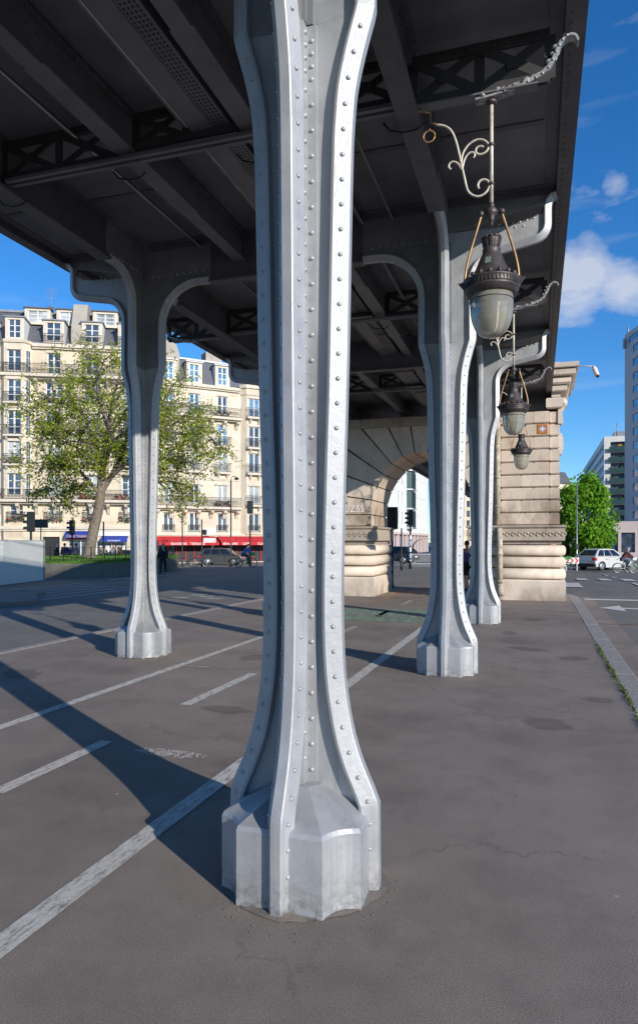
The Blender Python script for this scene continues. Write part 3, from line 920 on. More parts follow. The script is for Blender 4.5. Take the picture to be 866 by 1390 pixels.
for yc in ybays[1:]:
    mb = DM()
    x0, x1 = XL + 1.12, XR - 1.12
    mb.box(x0, x1, yc - .011, yc + .011, 5.50, 6.139); mb.box(x0, x1, yc - .08, yc + .08, 5.47, 5.50)
    for sd in (1, -1):
        y0_, y1_ = sorted((yc + sd * .011, yc + sd * .024)); mb.box(x0, x1, y0_, y1_, 5.501, 5.57); mb.box(x0 - 1, x1 + 1, y0_ + sd * .002, y1_ + sd * .002, 6.04, 6.138)
        y0_, y1_ = sorted((yc + sd * .027, yc + sd * .11)); mb.box(x0 - 1, x1 + 1, y0_, y1_, 6.125, 6.138)
        for k in range(38):
            x = x0 - .98 + .115 * k
            mb.rivlo((x, yc + sd * .026, 6.085), (0, sd, 0), .016); mb.rivlo((x, yc + sd * .07, 6.125), (0, 0, -1), .016)
        for xe in (-4.06, -2.66):
            for i in range(4):
                for j in range(5): mb.rivlo((xe - .30 + .085 * i, yc + sd * .011, 5.66 + .08 * j), (0, sd, 0), .016)
        # overhang angle
        for xa, xb in ((XR + .03, EDR - .16), (EDL + .16, XL - .03)):
            y0_, y1_ = sorted((yc + sd * .014, yc + sd * .026)); mb.box(xa, xb, y0_, y1_, 6.05, 6.138)
            y0_, y1_ = sorted((yc + sd * .027, yc + sd * .10)); mb.box(xa, xb, y0_, y1_, 6.125, 6.138)
            for k in range(10): mb.rivlo((xa + .06 + .125 * k, yc + sd * .026, 6.09), (0, sd, 0), .016)
    mb.build('cross_beam', 'deck', deck)
# mid-bay lattice beams with decorative outriggers
def midbay(ym):
    mb = DM()
    def lat(xa, xb, n, z0, z1, w=.07):
        for sd in (1, -1):
            yy = ym + sd * .014
            mb.bar((xa, yy, z1), (xb, yy, z1), .012, .085, (0, 0, 1))
            mb.bar((xa, yy, z0), (xb, yy, z0), .012, .085, (0, 0, 1))
        for i in range(n):
            a = xa + (xb - xa) * i / n; b = xa + (xb - xa) * (i + 1) / n
            mb.bar((a, ym + .003, z0), (b, ym + .003, z1), .010, w); mb.bar((a, ym - .008, z1), (b, ym - .008, z0), .010, w)
            mb.bar((a, ym + .016, z0), (a, ym + .016, z1), .012, .09, (1, 0, 0))
            mb.box((a + b) / 2 - .06, (a + b) / 2 + .06, ym - .0155, ym + .0155, (z0 + z1) / 2 - .05, (z0 + z1) / 2 + .05)
        mb.bar((xb, ym + .016, z0), (xb, ym + .016, z1), .012, .09, (1, 0, 0))
        k = 0
        while xa + .06 + .11 * k < xb:
            for sd in (1, -1): mb.rivlo((xa + .06 + .11 * k, ym + sd * .02, z1), (0, sd, 0), .014)
            k += 1
    lat(XL + .03, -4.18, 2, 5.71, 6.07)
    lat(-2.54, XR - .03, 2, 5.71, 6.07)
    lat(-3.95, -2.80, 2, 5.78, 6.07)
    lat(XR + .05, .10, 2, 5.66, 6.03, .085)
    lat(2 * XA - .10, XL - .05, 2, 5.66, 6.03, .085)
    mb.build('lattice_beam', 'deck_dark', deck)
    mb = DM()
    for dy in (-.055, .035):
        mb.box(XL + .1, XR - .1, ym + dy, ym + dy + .045, 5.645, 5.675)
    mb.box(XL + .1, XR - .1, ym - .05, ym + .07, 5.676, 5.684)
    mb.box(XR + .1, .0, ym - .055, ym + .055, 5.60, 5.615); mb.box(2 * XA - .0, XL - .1, ym - .055, ym + .055, 5.60, 5.615)
    mb.build('tie_bar', 'deck_light', deck)
    for sg in (1, -1):
        mb = DM()
        pts = crom([(-.52, 0, 5.562), (-.38, 0, 5.572), (-.245, 0, 5.59), (-.08, 0, 5.625), (.02, 0, 5.66), (.10, 0, 5.73), (.15, 0, 5.83), (.19, 0, 5.91), (.245, 0, 5.955), (.295, 0, 5.945), (.315, 0, 5.90)], 5)
        pr = [(p.x, p.z) for p in pts]
        def mp(x): return x if sg > 0 else 2 * XA - x
        v = []; n = len(pr)
        for (x, z), nn in frames(pr):
            hw = .045
            for tt, rho in ((-hw, 0), (hw, 0), (hw, .018), (-hw, .018)):
                v.append((mp(x + nn[0] * rho), ym + tt, z + nn[1] * rho))
        f = [(0, 1, 2, 3), tuple((n - 1) * 4 + k for k in (3, 2, 1, 0))]
        for i in range(n - 1):
            for k in range(4): f.append((i * 4 + k, i * 4 + (k + 1) % 4, i * 4 + 4 + (k + 1) % 4, i * 4 + 4 + k))
        mb.add(v, f, False)
        rr = random.Random(5)
        for i, ((x, z), nn) in enumerate(frames(pr)):
            if 8 < i < 40 and i % 3 == 0:
                s_ = .022 + .012 * rr.random()
                mb.ball((mp(x + nn[0] * .035), ym + rr.choice((-.02, .02)), z + nn[1] * .035), s_, 6, 4, (1.3, .7, .8))
                mb.rivlo((mp(x), ym + .046, z + .009), (0, 1, 0), .012); mb.rivlo((mp(x), ym - .046, z + .009), (0, -1, 0), .012)
        for k, x in enumerate((-.46, -.33)):
            mb.ball((mp(x), ym - .03, 5.60 + .015 * k), .03, 8, 5)
        for i, ((x, z), nn) in enumerate(frames(pr)):
            if 6 < i < 36 and i % 2 == 0:
                for sd in (1, -1):
                    l_ = .035 + .015 * rr.random()
                    mb.prism([(0, 0), (.02, .012), (.03, l_), (.008, l_ * .8), (-.012, .014)], lambda p, y: (mp(x + p[0]), y, z + .016 + p[1]), ym + sd * .036 - .004, ym + sd * .036 + .004)
        mb.build('outrigger_bracket', 'silver', deck)
for yc in ybays[1:]:
    midbay(yc + PITCH / 2)
# stringers under the tracks
for xs_ in (-4.06, -2.66):
    mb = DM()
    mb.box(xs_ - .012, xs_ + .012, YA, YB, 5.755, 6.139)
    y = YA
    for yc in ybays + [Y0 + 3 * PITCH, Y0 + 4 * PITCH]:
        for (a, b, wd) in ((yc + .03, yc + 1.5, .085), (yc + 1.5, yc + 4.25, .105), (yc + 4.25, yc + PITCH - .03, .085)):
            mb.box(xs_ - wd, xs_ + wd, a, b, 5.725, 5.754)
    mb.build('stringer', 'deck_light', deck)
    mb = DM()
    for sd in (1, -1):
        x0, x1 = sorted((xs_ + sd * .013, xs_ + sd * .10)); mb.box(x0, x1, YA, YB, 6.10, 6.112)
        y = .2
        while y < 20.5:
            mb.rivlo((xs_ + sd * .07, y, 6.10), (0, 0, -1), .016); mb.rivlo((xs_ + sd * .012, y + .06, 6.02), (sd, 0, 0), .016)
            y += .13
    mb.build('stringer_angle', 'deck', deck)
# perforated cable tray
mb = DM(); mb.box(-3.29, -3.065, -6, 20.7, 5.80, 5.83); mb.box(-3.06, -2.885, -6, 20.7, 5.805, 5.83); mb.box(-2.884, -2.87, -6, 20.7, 5.80, 5.87)
mb.m = 1
y = .4
while y < 14:
    for k in range(4):
        x = -3.045 + .040 * k
        mb.poly([(x, y, 5.8035), (x + .022, y, 5.8035), (x + .022, y + .03, 5.8035), (x, y + .03, 5.8035)])
    y += .05
mb.build('cable_tray', ['deck_light', 'dark'], deck)
# pale conduits, cables and transverse seams
mb = DM()
for x, z, r in ((-2.28, 6.04, .035), (-1.85, 6.02, .02), (-4.7, 6.03, .028), (-3.38, 5.9, .03)):
    mb.tube([(x, -6, z), (x, 20.7, z)], r, 8)
mb.build('conduit', 'deck_light', deck)
for (x, y) in ((XR, 6.35), (XL, 6.4), (-2.66, 6.4), (-2.66, 12.1), (-4.06, 6.3)):
    mb = DM()
    mb.tube([(x - .26, y, 5.66), (x - .2, y + .01, 5.585), (x - .08, y + .02, 5.55), (x + .06, y + .02, 5.555), (x + .12, y + .02, 5.60)], .009, 6)
    mb.build('cable', 'iron_black', deck)
mb = DM()
for yc in ybays[1:]:
    for fr in (.25, .75):
        yy = yc + PITCH * fr
        for xa, xb in ((EDL + .3, XL - .12), (XL + .12, -4.16), (-2.5, XR - .12), (XR + .12, EDR - .3)):
            mb = DM(); mb.box(xa, xb, yy - .04, yy + .04, 6.127, 6.139); mb.build('seam_strip', 'deck', deck)
mb = DM()
for y, x0_, x1_ in ((7.9, -3.0, -2.3), (11.9, -3.3, -2.4), (13.2, -3.0, -2.4), (16.2, -3.3, -2.4), (18.6, -3.2, -2.4), (4.3, -3.0, -2.3)):
    mb = DM(); mb.bar((x0_, y, 5.775), (x1_, y, 5.775), .05, .012); mb.build('tray_hanger', 'deck_dark', deck)

# ------------------------------------------------------------------ lanterns
def make_lantern(label):
    root = thing('hanging_lantern', label, 'lantern', (-.385, 6.155, 3.48), 0, 'lanterns hanging from the viaduct edge')
    Zr = 4.64 - 3.48
    mb = MB(); mb.tube([(0, 0, Zr), (0, 0, 5.565 - 3.48)], .0165, 12)
    mb.build('rod', 'cream_tube', root)
    mb = MB()
    for z in (Zr + .19, Zr + .53):
        mb = MB(); mb.lathe([(.018, -.014), (.026, -.01), (.026, .01), (.018, .014)], 12, (0, 0, z)); mb.build('clip', 'lamp_iron', root)
    mb = MB()
    mb.lathe([(.03, 0), (.045, .01), (.045, .03), (.02, .05)], 12, (0, 0, 5.52 - 3.48))
    mb.build('clip', 'lamp_iron', root)
    # scroll iron
    def P(cx, cy): return ((cx - 660) * .00093, .0, Zr + (1215 - cy) * .00094)
    mb = MB(); mb.m = 0
    stem = crom([P(*q) for q in ((150, 372), (230, 400), (290, 460), (330, 560), (360, 680), (385, 800), (410, 920), (440, 1040), (490, 1095), (550, 1113), (610, 1085), (640, 1030), (630, 985), (590, 962), (550, 975), (535, 1010), (545, 1040))], 4)
    mb.tube(stem, .0105, 8)
    mb.tube(crom([P(*q) for q in ((383, 780), (386, 720), (410, 660), (460, 605), (530, 580), (590, 595), (630, 640), (625, 690), (590, 718), (545, 720), (515, 690), (525, 655), (560, 645), (585, 658))], 4), .0095, 8)
    mb.tube(crom([P(*q) for q in ((390, 830), (410, 750), (445, 700), (485, 690), (508, 715), (495, 745))], 4), .009, 8)
    mb.tube(crom([P(*q) for q in ((388, 840), (350, 775), (305, 748), (268, 765), (265, 800), (285, 815))], 4), .009, 8)
    mb.build('scroll', 'cream_tube', root)
    mb = MB()
    mb.tube(crom([P(*q) for q in ((150, 372), (120, 355), (95, 340), (85, 310), (90, 250))], 4), .010, 8)
    c = P(75, 470); mb.tube([(c[0] + .052 * math.cos(a * PI / 8), 0, c[2] + .052 * math.sin(a * PI / 8)) for a in range(17)], .008, 6)
    c2 = P(85, 400); mb.tube([(c2[0], 0, c2[2]), (c[0], 0, c[2] + .05)], .008, 6)
    c3 = P(90, 250); mb.tube([c3, (-.745 + .02, 0, 5.62 - 3.48)], .010, 8)
    mb.build('scroll_anchor', 'brass', root)
    # hanger: ball, two knobs and two curved arms
    mb = MB()
    mb.lathe([(.02, .02), (.026, 0), (.022, -.012), (.048, -.04), (.052, -.06), (.046, -.085), (.02, -.105), (.028, -.115), (.024, -.135), (.012, -.15), (.014, -.165), (.004, -.185)], 16, (0, 0, Zr))
    for sd in (1, -1):
        mb.bar((0, 0, Zr - .062), (sd * .085, 0, Zr - .062), .022, .022); mb.ball((sd * .088, 0, Zr - .065), .028, 10, 6)
    mb.build('finial', 'lamp_iron', root)
    for sd in (1, -1):
        mb = MB()
        mb.tube(crom([(sd * .088, 0, Zr - .08), (sd * .125, 0, Zr - .20), (sd * .168, 0, Zr - .34), (sd * .205, 0, Zr - .48), (sd * .226, 0, Zr - .60), (sd * .229, 0, Zr - .73)], 5), .0115, 8)
        mb.build('arm', 'brass', root)
    mb = MB()
    H0 = 3.48
    def zz(z): return z - H0
    mb.lathe([(.055, zz(4.35)), (.076, zz(4.355)), (.080, zz(4.335)), (.072, zz(4.30)), (.064, zz(4.265)), (.078, zz(4.255)), (.078, zz(4.24)), (.074, zz(4.225)), (.092, zz(4.19)), (.128, zz(4.10)), (.166, zz(4.025)), (.19, zz(3.995)), (.212, zz(3.985))], 32)
    for k in range(12):                       # pierced crown
        a = 2 * PI * k / 12
        mb.ball((.078 * math.cos(a), .078 * math.sin(a), zz(4.352)), .014, 6, 4)
        mb.bar((.062 * math.cos(a), .062 * math.sin(a), zz(4.26)), (.080 * math.cos(a), .080 * math.sin(a), zz(4.335)), .012, .012)
    mb.build('hood', 'lamp_iron', root)
    mb = MB(); a0 = R(-100)
    q = []
    for (dr, dz) in ((0, 0), (1, 0), (1, 1), (0, 1)):
        a = a0 + (dr - .5) * .42; z = zz(4.09) + dz * .065; r_ = .136 - dz * .030
        q.append((r_ * math.cos(a), r_ * math.sin(a), z + .004))
    mb.poly(q); mb.build('hood_window', 'hood_glass', root)
    mb = MB()
    mb.lathe([(.212, zz(3.987)), (.232, zz(3.98)), (.235, zz(3.965)), (.222, zz(3.957)), (.224, zz(3.915)), (.235, zz(3.907)), (.233, zz(3.89)), (.212, zz(3.875)), (.205, zz(3.85)), (.19, zz(3.845)), (.17, zz(3.86))], 36)
    for k in range(44):
        a = 2 * PI * k / 44
        mb.bar((.224 * math.cos(a), .224 * math.sin(a), zz(3.918)), (.224 * math.cos(a), .224 * math.sin(a), zz(3.955)), .014, .014, (math.cos(a), math.sin(a), 0))
    for k in range(16):                       # palmette cresting
        a = 2 * PI * k / 16
        mb.ball((.208 * math.cos(a), .208 * math.sin(a), zz(4.0)), .022, 6, 4, (1, 1, 1.2))
    for sd in (1, -1):                        # side lugs
        mb.prism([(.19, zz(3.86)), (.235, zz(3.92)), (.285, zz(3.985)), (.262, zz(3.98)), (.235, zz(4.0)), (.205, zz(3.97))], lambda p, y: (sd * p[0], y, p[1]), -.02, .02)
    mb.build('collar', 'lamp_iron', root)
    mb = MB()
    pr = [(.186, zz(3.862)), (.1855, zz(3.80)), (.182, zz(3.735))]
    for k in range(1, 11):
        a = k / 10 * PI / 2
        pr.append((max(.182 * math.cos(a) ** .75, .002), zz(3.735) - .252 * math.sin(a) ** 1.05))
    mb.lathe(pr, 36); mb.build('glass_globe', 'globe', root)
    mb = MB(); mb.tube([(.1875 * math.cos(k * PI / 18), .1875 * math.sin(k * PI / 18), zz(3.80)) for k in range(37)], .0035, 5)
    mb.build('seam_ring', 'lamp_iron', root)
    return root
lan = make_lantern('nearest and largest hanging lantern with brass arms, beside the second silver column')
dup(lan, 'middle-sized hanging lantern against the stone pier, just right of the smallest column', (-.385, 6.155 + PITCH, 3.48))
dup(lan, 'smallest and lowest looking hanging lantern, seen in front of the pale pier courses', (-.385, 6.155 + 2 * PITCH, 3.48))

# ------------------------------------------------------------------ stone archway
AF, AB = 20.9, 23.4
arch = thing('stone_archway', 'pale rusticated limestone arch with two heavy piers under the end of the iron deck', 'archway', (XA, AF, 0))
def AM(): m = MB(); m.T = Matrix.Translation((-XA, -AF, 0)); return m
JI, JO, RISE0, AR, ARZ = 1.60, 4.0, 2.55, 1.60, 1.90
BX = 2.35
for sd in (1, -1):
    def X(a, b): return sorted((XA + sd * a, XA + sd * b))
    mb = AM(); mb.m = 0
    x0, x1 = X(JI - .16, JO + .16)
    mb.cbox(x0, x1, AF - .18, AB + .1, -.3, .60, .05)
    # three rolls
    z = .60
    for k in range(3):
        x0, x1 = X(JI - .06, JO + .06); h = .34; n = 8
        rings = []
        for i in range(n + 1):
            a = -PI / 2 + PI * i / n; bulge = .10 * math.cos(a) ** .7 if abs(math.cos(a)) > 1e-6 else 0
            rings.append((bulge, z + .015 + (h - .03) * (.5 + .5 * math.sin(a))))
        v = []; f = []
        for (bz, zz_) in rings:
            v += [(x0 - bz, AF - .04 - bz, zz_), (x1 + bz, AF - .04 - bz, zz_), (x1 + bz, AB + bz, zz_), (x0 - bz, AB + bz, zz_)]
        for i in range(n):
            for q in range(4): f.append((i * 4 + q, i * 4 + (q + 1) % 4, i * 4 + 4 + (q + 1) % 4, i * 4 + 4 + q))
        f += [(3, 2, 1, 0), tuple(n * 4 + q for q in range(4))]
        mb.add(v, f, True)
        z += h
    mb.build('pier_base', 'stone_clean', arch)
    # impost band with moulding
    mb = AM()
    x0, x1 = X(JI - .10, JO + .04); mb.cbox(x0, x1, AF - .10, AB + .04, 1.625, 1.72, .02)
    x0, x1 = X(JI - .20, JO + .14); mb.cbox(x0, x1, AF - .20, AB + .14, 1.722, 2.10, .025)
    x0, x1 = X(JI - .24, JO + .18); mb.cbox(x0, x1, AF - .24, AB + .18, 2.102, 2.18, .02)
    rr = random.Random(1)
    for face in range(2):
        k = 0
        L_ = (JO - JI + .3) if face == 0 else (AB - AF + .3)
        while .12 + .17 * k < L_:
            c = .12 + .17 * k
            base = []
            for i in range(11):
                a = i / 10 * 1.55 * PI; r_ = .075 * (1 - .055 * i)
                base.append((c + r_ * math.cos(a), 1.91 + r_ * math.sin(a)))
            if face == 0: pts = [(XA + sd * (JI - .18 + p[0]), AF - .20, p[1]) for p in base]
            else: pts = [(XA + sd * (JO + .14), AF - .2 + p[0], p[1]) for p in base]
            mb.tube(pts, .026, 5)
            k += 1
    mb.build('impost_band', 'stone_dirty', arch)
    # ashlar shaft, grooved courses of separate blocks
    mb = AM(); mb.m = 0
    z = 2.18; k = 0
    rr = random.Random(11 + sd)
    while z < 5.5:
        h = .37; zt = min(z + h, 5.56)
        inner = JI if zt <= RISE0 + .05 else BX + .01
        x0, x1 = inner, 3.72
        cuts = [x0] + [x0 + (x1 - x0) * u for u in ((.42,) if k % 2 else (.68,))] + [x1]
        for a, b in zip(cuts[:-1], cuts[1:]):
            xa, xb = X(a, b)
            mb.cbox(xa + .0, xb - .0, AF - rr.uniform(0, .006), AB, z + .013, zt - .013, .03)
        xa, xb = X(3.73, JO); mb.cbox(xa, xb, AF + .10, AB - .10, z + .013, zt - .013, .03)
        z += h; k += 1
    mb.m = 1
    xa, xb = X(JI + .04, JO - .04); mb.box(xa, xb, AF + .14, AB - .14, 2.1, RISE0); 
    xa, xb = X(BX - .03, JO - .04); mb.box(xa, xb, AF + .14, AB - .14, RISE0 + .001, 5.5)
    xa, xb = X(JI + .05, 3.7); mb.box(xa, xb, AF + .035, AF + .139, 2.1, RISE0)
    xa, xb = X(BX + .03, 3.7); mb.box(xa, xb, AF + .035, AF + .139, RISE0 + .001, 5.5)
    mb.build('pier_shaft', ['stone', 'joint'], arch)
# voussoirs
mb = AM(); mb.m = 0
nv = 13
def ray_out(a):
    c, s_ = math.cos(a), math.sin(a)
    kx = BX / abs(c) if abs(c) > 1e-6 else 1e9
    kz = (5.25 - RISE0) / s_ if s_ > 1e-6 else 1e9
    k = min(kx, kz); return (k * c, RISE0 + k * s_)
for i in range(nv):
    a0, a1 = PI * i / nv + .009, PI * (i + 1) / nv - .009
    inn = [(AR * math.cos(a0 + (a1 - a0) * k / 4), RISE0 + ARZ * math.sin(a0 + (a1 - a0) * k / 4)) for k in range(5)]
    oa, ob = ray_out(a1), ray_out(a0)
    outp = [oa]
    for cx_, cz_ in ((BX, 5.25), (-BX, 5.25)):
        ac = math.atan2(cz_ - RISE0, cx_)
        if a0 < ac < a1: outp.append((cx_, cz_))
    outp.append(ob)
    poly = inn + outp
    mb.prism(poly, lambda p, y: (XA + p[0], y, p[1]), AF, AB)
mb.m = 1
poly = [((AR + .035) * math.cos(PI * k / 24), RISE0 + (ARZ + .035) * math.sin(PI * k / 24)) for k in range(25)] + [(-BX + .02, RISE0), (-BX + .02, 5.22), (BX - .02, 5.22), (BX - .02, RISE0)]
mb.prism(poly, lambda p, y: (XA + p[0], y, p[1]), AF + .035, AB - .035)
mb.build('arch_ring', ['stone', 'joint'], arch)
mb = AM()
mb.cbox(XA - BX - .01, XA + BX + .01, AF - .03, AB, 5.262, 5.56, .03)
mb.build('lintel', 'stone_dirty', arch)
for sd in (1, -1):
    def X(a, b): return sorted((XA + sd * a, XA + sd * b))
    mb = AM()
    x0, x1 = X(3.62, 4.08); mb.cbox(x0, x1, AF - .05, AB, 5.565, 5.86, .03)
    x0, x1 = X(3.775, 4.02); mb.cbox(x0, x1, AF + .02, AB, 5.87, 6.9, .03)
    x0, x1 = X(3.775, 4.20); mb.cbox(x0, x1, AF - .12, AB + .1, 6.02, 6.20, .03)
    x0, x1 = X(3.775, 4.30); mb.cbox(x0, x1, AF - .22, AB + .2, 6.21, 6.42, .05)
    x0, x1 = X(3.775, 4.42); mb.cbox(x0, x1, AF - .34, AB + .3, 6.43, 6.62, .03)
    x0, x1 = X(3.775, 4.50); mb.cbox(x0, x1, AF - .42, AB + .4, 6.63, 6.78, .02)
    mb.build('cornice', 'stone_clean', arch)
    mb = AM()                                  # scroll console at the outer corner
    def prof(z0): return [(JO - .05, z0), (JO + .06, z0), (JO + .10, z0 + .08), (JO + .07, z0 + .30), (JO + .10, z0 + .42), (JO + .17, z0 + .52), (JO + .21, z0 + .64), (JO + .17, z0 + .74), (JO - .05, z0 + .76)]
    mb.prism(prof(5.12), lambda p, y: (XA + sd * p[0], y, p[1]), AF + .06, AF + .55)
    mb.tube([(XA + sd * (JO + .10), AF + .03, 5.72), (XA + sd * (JO + .10), AF + .58, 5.72)], .11, 14)
    mb.tube([(XA + sd * (JO + .10), AF + .0, 5.72), (XA + sd * (JO + .10), AF + .61, 5.72)], .05, 12)
    mb.prism([(JO - .05, 4.25), (JO + .05, 4.25), (JO + .10, 4.4), (JO + .10, 4.7), (JO + .05, 4.85), (JO - .05, 4.85)], lambda p, y: (XA + sd * p[0], y, p[1]), AF + .12, AF + .7)
    mb.build('console', 'stone_clean', arch)
# drain pipe on the right pier
pip = thing('drainpipe', 'stained cream drainpipe running down the right stone pier beside the smallest column', 'drainpipe', (-1.13, AF - .09, 0))
mb = MB(); mb.tube([(0, 0, 2.2), (0, 0, 5.5)], .075, 12); mb.build('upper_pipe', 'pipe_stone', pip)
mb = MB(); mb.tube([(.06, -.16, 2.1), (.07, -.17, 1.6), (.08, -.17, .45)], .085, 12); mb.tube([(.08, -.17, .47), (.085, -.18, .3), (.13, -.24, .14)], .09, 12); mb.build('lower_pipe', 'pipe_stone', pip)
mb = MB()
for z, x, y in ((3.6, 0, 0), (2.75, 0, 0), (4.6, 0, 0), (1.35, .075, -.17), (.55, .08, -.17)): mb.lathe([(.08, -.03), (.098, -.028), (.098, .028), (.08, .03)], 14, (x, y, z))
mb.build('collar', 'pipe_stone', pip)
# small mosaic tile panel
mo = thing('mosaic_panel', 'small orange tile panel with a pale blue blot high on the stone pier', 'mosaic', (.13, AF - .012, 4.98))
mb = MB()
for i in range(7):
    for j in range(7):
        mb.m = 0
        cc = (i - 3) ** 2 + (j - 3) ** 2
        if cc < 5: mb.m = 1
        if cc < 1.5: mb.m = 2
        mb.cbox(-.14 + .04 * i, -.14 + .04 * i + .037, -.012, .01, -.14 + .04 * j, -.14 + .04 * j + .037, .004)
mb.build('tile_field', ['tile_orange', 'tile_blue', 'text_white'], mo)
# graffiti scrawl on the left pier (generic strokes)
gf = None
def scrawl(x, z, txt, size):
    Mx = Matrix.Translation((x, AF - .0085, z)) @ Matrix.Rotation(R(90), 4, 'X')
    vs, fs = text_mesh(txt, size); mb = MB(); mb.add([Mx @ v for v in vs], fs, False); return mb
g = scrawl(-5.52, 2.73, 'UZ55', .30).build('graffiti', 'white_wall'); tag(g, 'chalky white graffiti letters on a course of the left stone pier', 'graffiti')
# security camera on an arm from the cornice
sc = thing('security_camera', 'white security camera on a thin arm out from the stone cornice', 'camera', (1.08, 20.62, 6.66))
mb = MB(); mb.tube([(0, 0, 0), (.30, -.02, -.03), (.40, -.02, -.04)], .016, 8); mb.build('arm', 'white_block', sc)
mb = MB(); mb.tube([(.38, -.02, -.02), (.40, -.03, -.09)], .02, 8); mb.tube([(.39, -.02, -.05), (.43, -.06, -.13), (.50, -.12, -.33)], [.05, .07, .06], 12); mb.m = 1; mb.ball((.505, -.125, -.34), .05, 10, 6); mb.build('housing', ['white_block', 'iron_black'], sc)
#@@PART3

# ------------------------------------------------------------------ buildings
def facade_sheet(mb, u0, u1, z0, z1, holes, depth=.28, y=0.):
    us = sorted({u0, u1, *[h[0] for h in holes], *[h[1] for h in holes]})
    zs = sorted({z0, z1, *[h[2] for h in holes], *[h[3] for h in holes]})
    us = [u for u in us if u0 - 1e-6 <= u <= u1 + 1e-6]; zs = [z for z in zs if z0 - 1e-6 <= z <= z1 + 1e-6]
    for i in range(len(us) - 1):
        for j in range(len(zs) - 1):
            cu, cz = (us[i] + us[i + 1]) / 2, (zs[j] + zs[j + 1]) / 2
            if any(h[0] < cu < h[1] and h[2] < cz < h[3] for h in holes): continue
            mb.poly([(us[i], y, zs[j]), (us[i + 1], y, zs[j]), (us[i + 1], y, zs[j + 1]), (us[i], y, zs[j + 1])])
    for a, b, c, d in holes:
        mb.poly([(a, y, c), (a, y + depth, c), (a, y + depth, d), (a, y, d)])
        mb.poly([(b, y, c), (b, y, d), (b, y + depth, d), (b, y + depth, c)])
        mb.poly([(a, y, c), (b, y, c), (b, y + depth, c), (a, y + depth, c)])
        mb.poly([(a, y, d), (a, y + depth, d), (b, y + depth, d), (b, y, d)])
def window(parent, a, b, c, d, y, pane='pane', leaves=2, trans=2, arch=False):
    mb = MB(); mb.box(a + .01, b - .01, y, y + .03, c + .01, d - .01)
    o = mb.build('window', pane, parent)
    mb = MB(); w_ = .09
    for x0, x1 in ((a, a + w_), (b - w_, b)): mb.box(x0, x1, y - .05, y - .004, c, d)
    mb.box(a + w_, b - w_, y - .05, y - .004, c, c + .14); mb.box(a + w_, b - w_, y - .05, y - .004, d - w_, d)
    for k in range(1, leaves):
        x = a + (b - a) * k / leaves
        mb.box(x - .08, x + .08, y - .056, y - .004, c + .14, d - w_)
    for k in range(1, trans + 1):
        z = c + (d - c) * k / (trans + 1)
        mb.box(a + w_, b - w_, y - .04, y - .004, z - .03, z + .03)
    mb.build('frame', 'frame_white', o)
    return o
def railing(parent, a, b, z0, z1, y, side=0., name='balcony_railing', plants=0., rnd=random):
    mb = MB()
    mb.box(a, b, y - .02, y + .02, z1 - .05, z1); mb.box(a, b, y - .015, y + .015, z0 + .05, z0 + .09); mb.box(a, b, y - .012, y + .012, z1 - .22, z1 - .19)
    x = a
    while x < b:
        mb.box(x - .012, x + .012, y - .012, y + .012, z0, z1 - .05)
        x += .13
    x = a + .1
    while x < b - .2:                                   # belly scroll pattern
        mb.tube([(x + .09 * math.cos(t_ * PI / 4), y - .018, z0 + .42 + .16 * math.sin(t_ * PI / 4)) for t_ in range(9)], .014, 4)
        x += .26
    if side:
        for xx in (a, b): mb.box(xx - .015, xx + .015, y, y + side, z1 - .05, z1); mb.box(xx - .015, xx + .015, y, y + side, z0 + .05, z0 + .09)
    return mb.build(name, 'iron_black', parent)
def foliage_box(parent, a, b, y0, y1, z0, z1, n, mats=('plants',), name='window_plants', s=.12, rnd=random):
    mb = MB()
    for k in range(n):
        mb.m = rnd.randrange(len(mats))
        p = Vector((rnd.uniform(a, b), rnd.uniform(y0, y1), z0 + (z1 - z0) * rnd.random() ** 1.5))
        u = Vector((rnd.gauss(0, 1), rnd.gauss(0, 1), rnd.gauss(0, 1))).normalized() * s; v_ = u.orthogonal().normalized() * s * .7
        mb.poly([p - u, p - v_, p + u, p + v_])
    return mb.build(name, list(mats), parent)

def building_frame(name, label, P0, P1, group=None):
    d = P1 - P0; ang = math.atan2(d.y, d.x)
    t_ = thing(name, label, 'building', (P0.x, P0.y, -.6), ang, group)
    def fu(x):
        tt = (x - CX) / FPX; rx, ry = -SN + tt * CS, CS + tt * SN
        # ray k*(rx,ry) = P0 + u*dir
        dx, dy = d.x / d.length, d.y / d.length
        det = rx * (-dy) - ry * (-dx)
        k = (P0.x * (-dy) - P0.y * (-dx)) / det
        qx, qy = k * rx - P0.x, k * ry - P0.y
        return qx * dx + qy * dy
    return t_, fu, d.length
ZO = .6       # building empties stand at z = -0.6
# --- the seven-storey block behind the tree
P0, P1 = site(-34, 67), site(204, 69.6)
b1, fu, LEN1 = building_frame('apartment_building', 'cream stone apartment block with grey mansard roof behind the leaning tree', P0, P1)
rb = random.Random(21)
rows = [(3.75, 5.35, 'A'), (6.25, 8.4, 'B'), (9.35, 11.55, 'C'), (12.2, 14.55, 'D'), (15.4, 17.6, 'E'), (18.4, 20.5, 'F')]
bays = [22, 73, 125, 174, -20]
holes = []; wins = []
for x in bays:
    u = fu(x); hw = .62
    for (z0, z1, nm) in rows:
        h_ = hw * (1.25 if nm in 'DE' and x in (73, 125) else 1.0)
        y = 0.
        if x == 22 and nm in 'BCDEF':
            y = -.75
        else:
            holes.append((u - h_, u + h_, z0 + ZO, z1 + ZO))
        wins.append((u, h_, z0 + ZO, z1 + ZO, y, nm, x))
mb = MB()
door = (fu(58), fu(81), 0.1, 2.2 + ZO)
shop1 = (fu(93), fu(126), 0.15, 2.05 + ZO); shop2 = (fu(131), fu(172), .15, 1.75 + ZO); gate = (fu(2), fu(11), 0.3, 1.9 + ZO)
facade_sheet(mb, 0, LEN1, 0, 21.3 + ZO, holes + [door, shop1, shop2, gate])
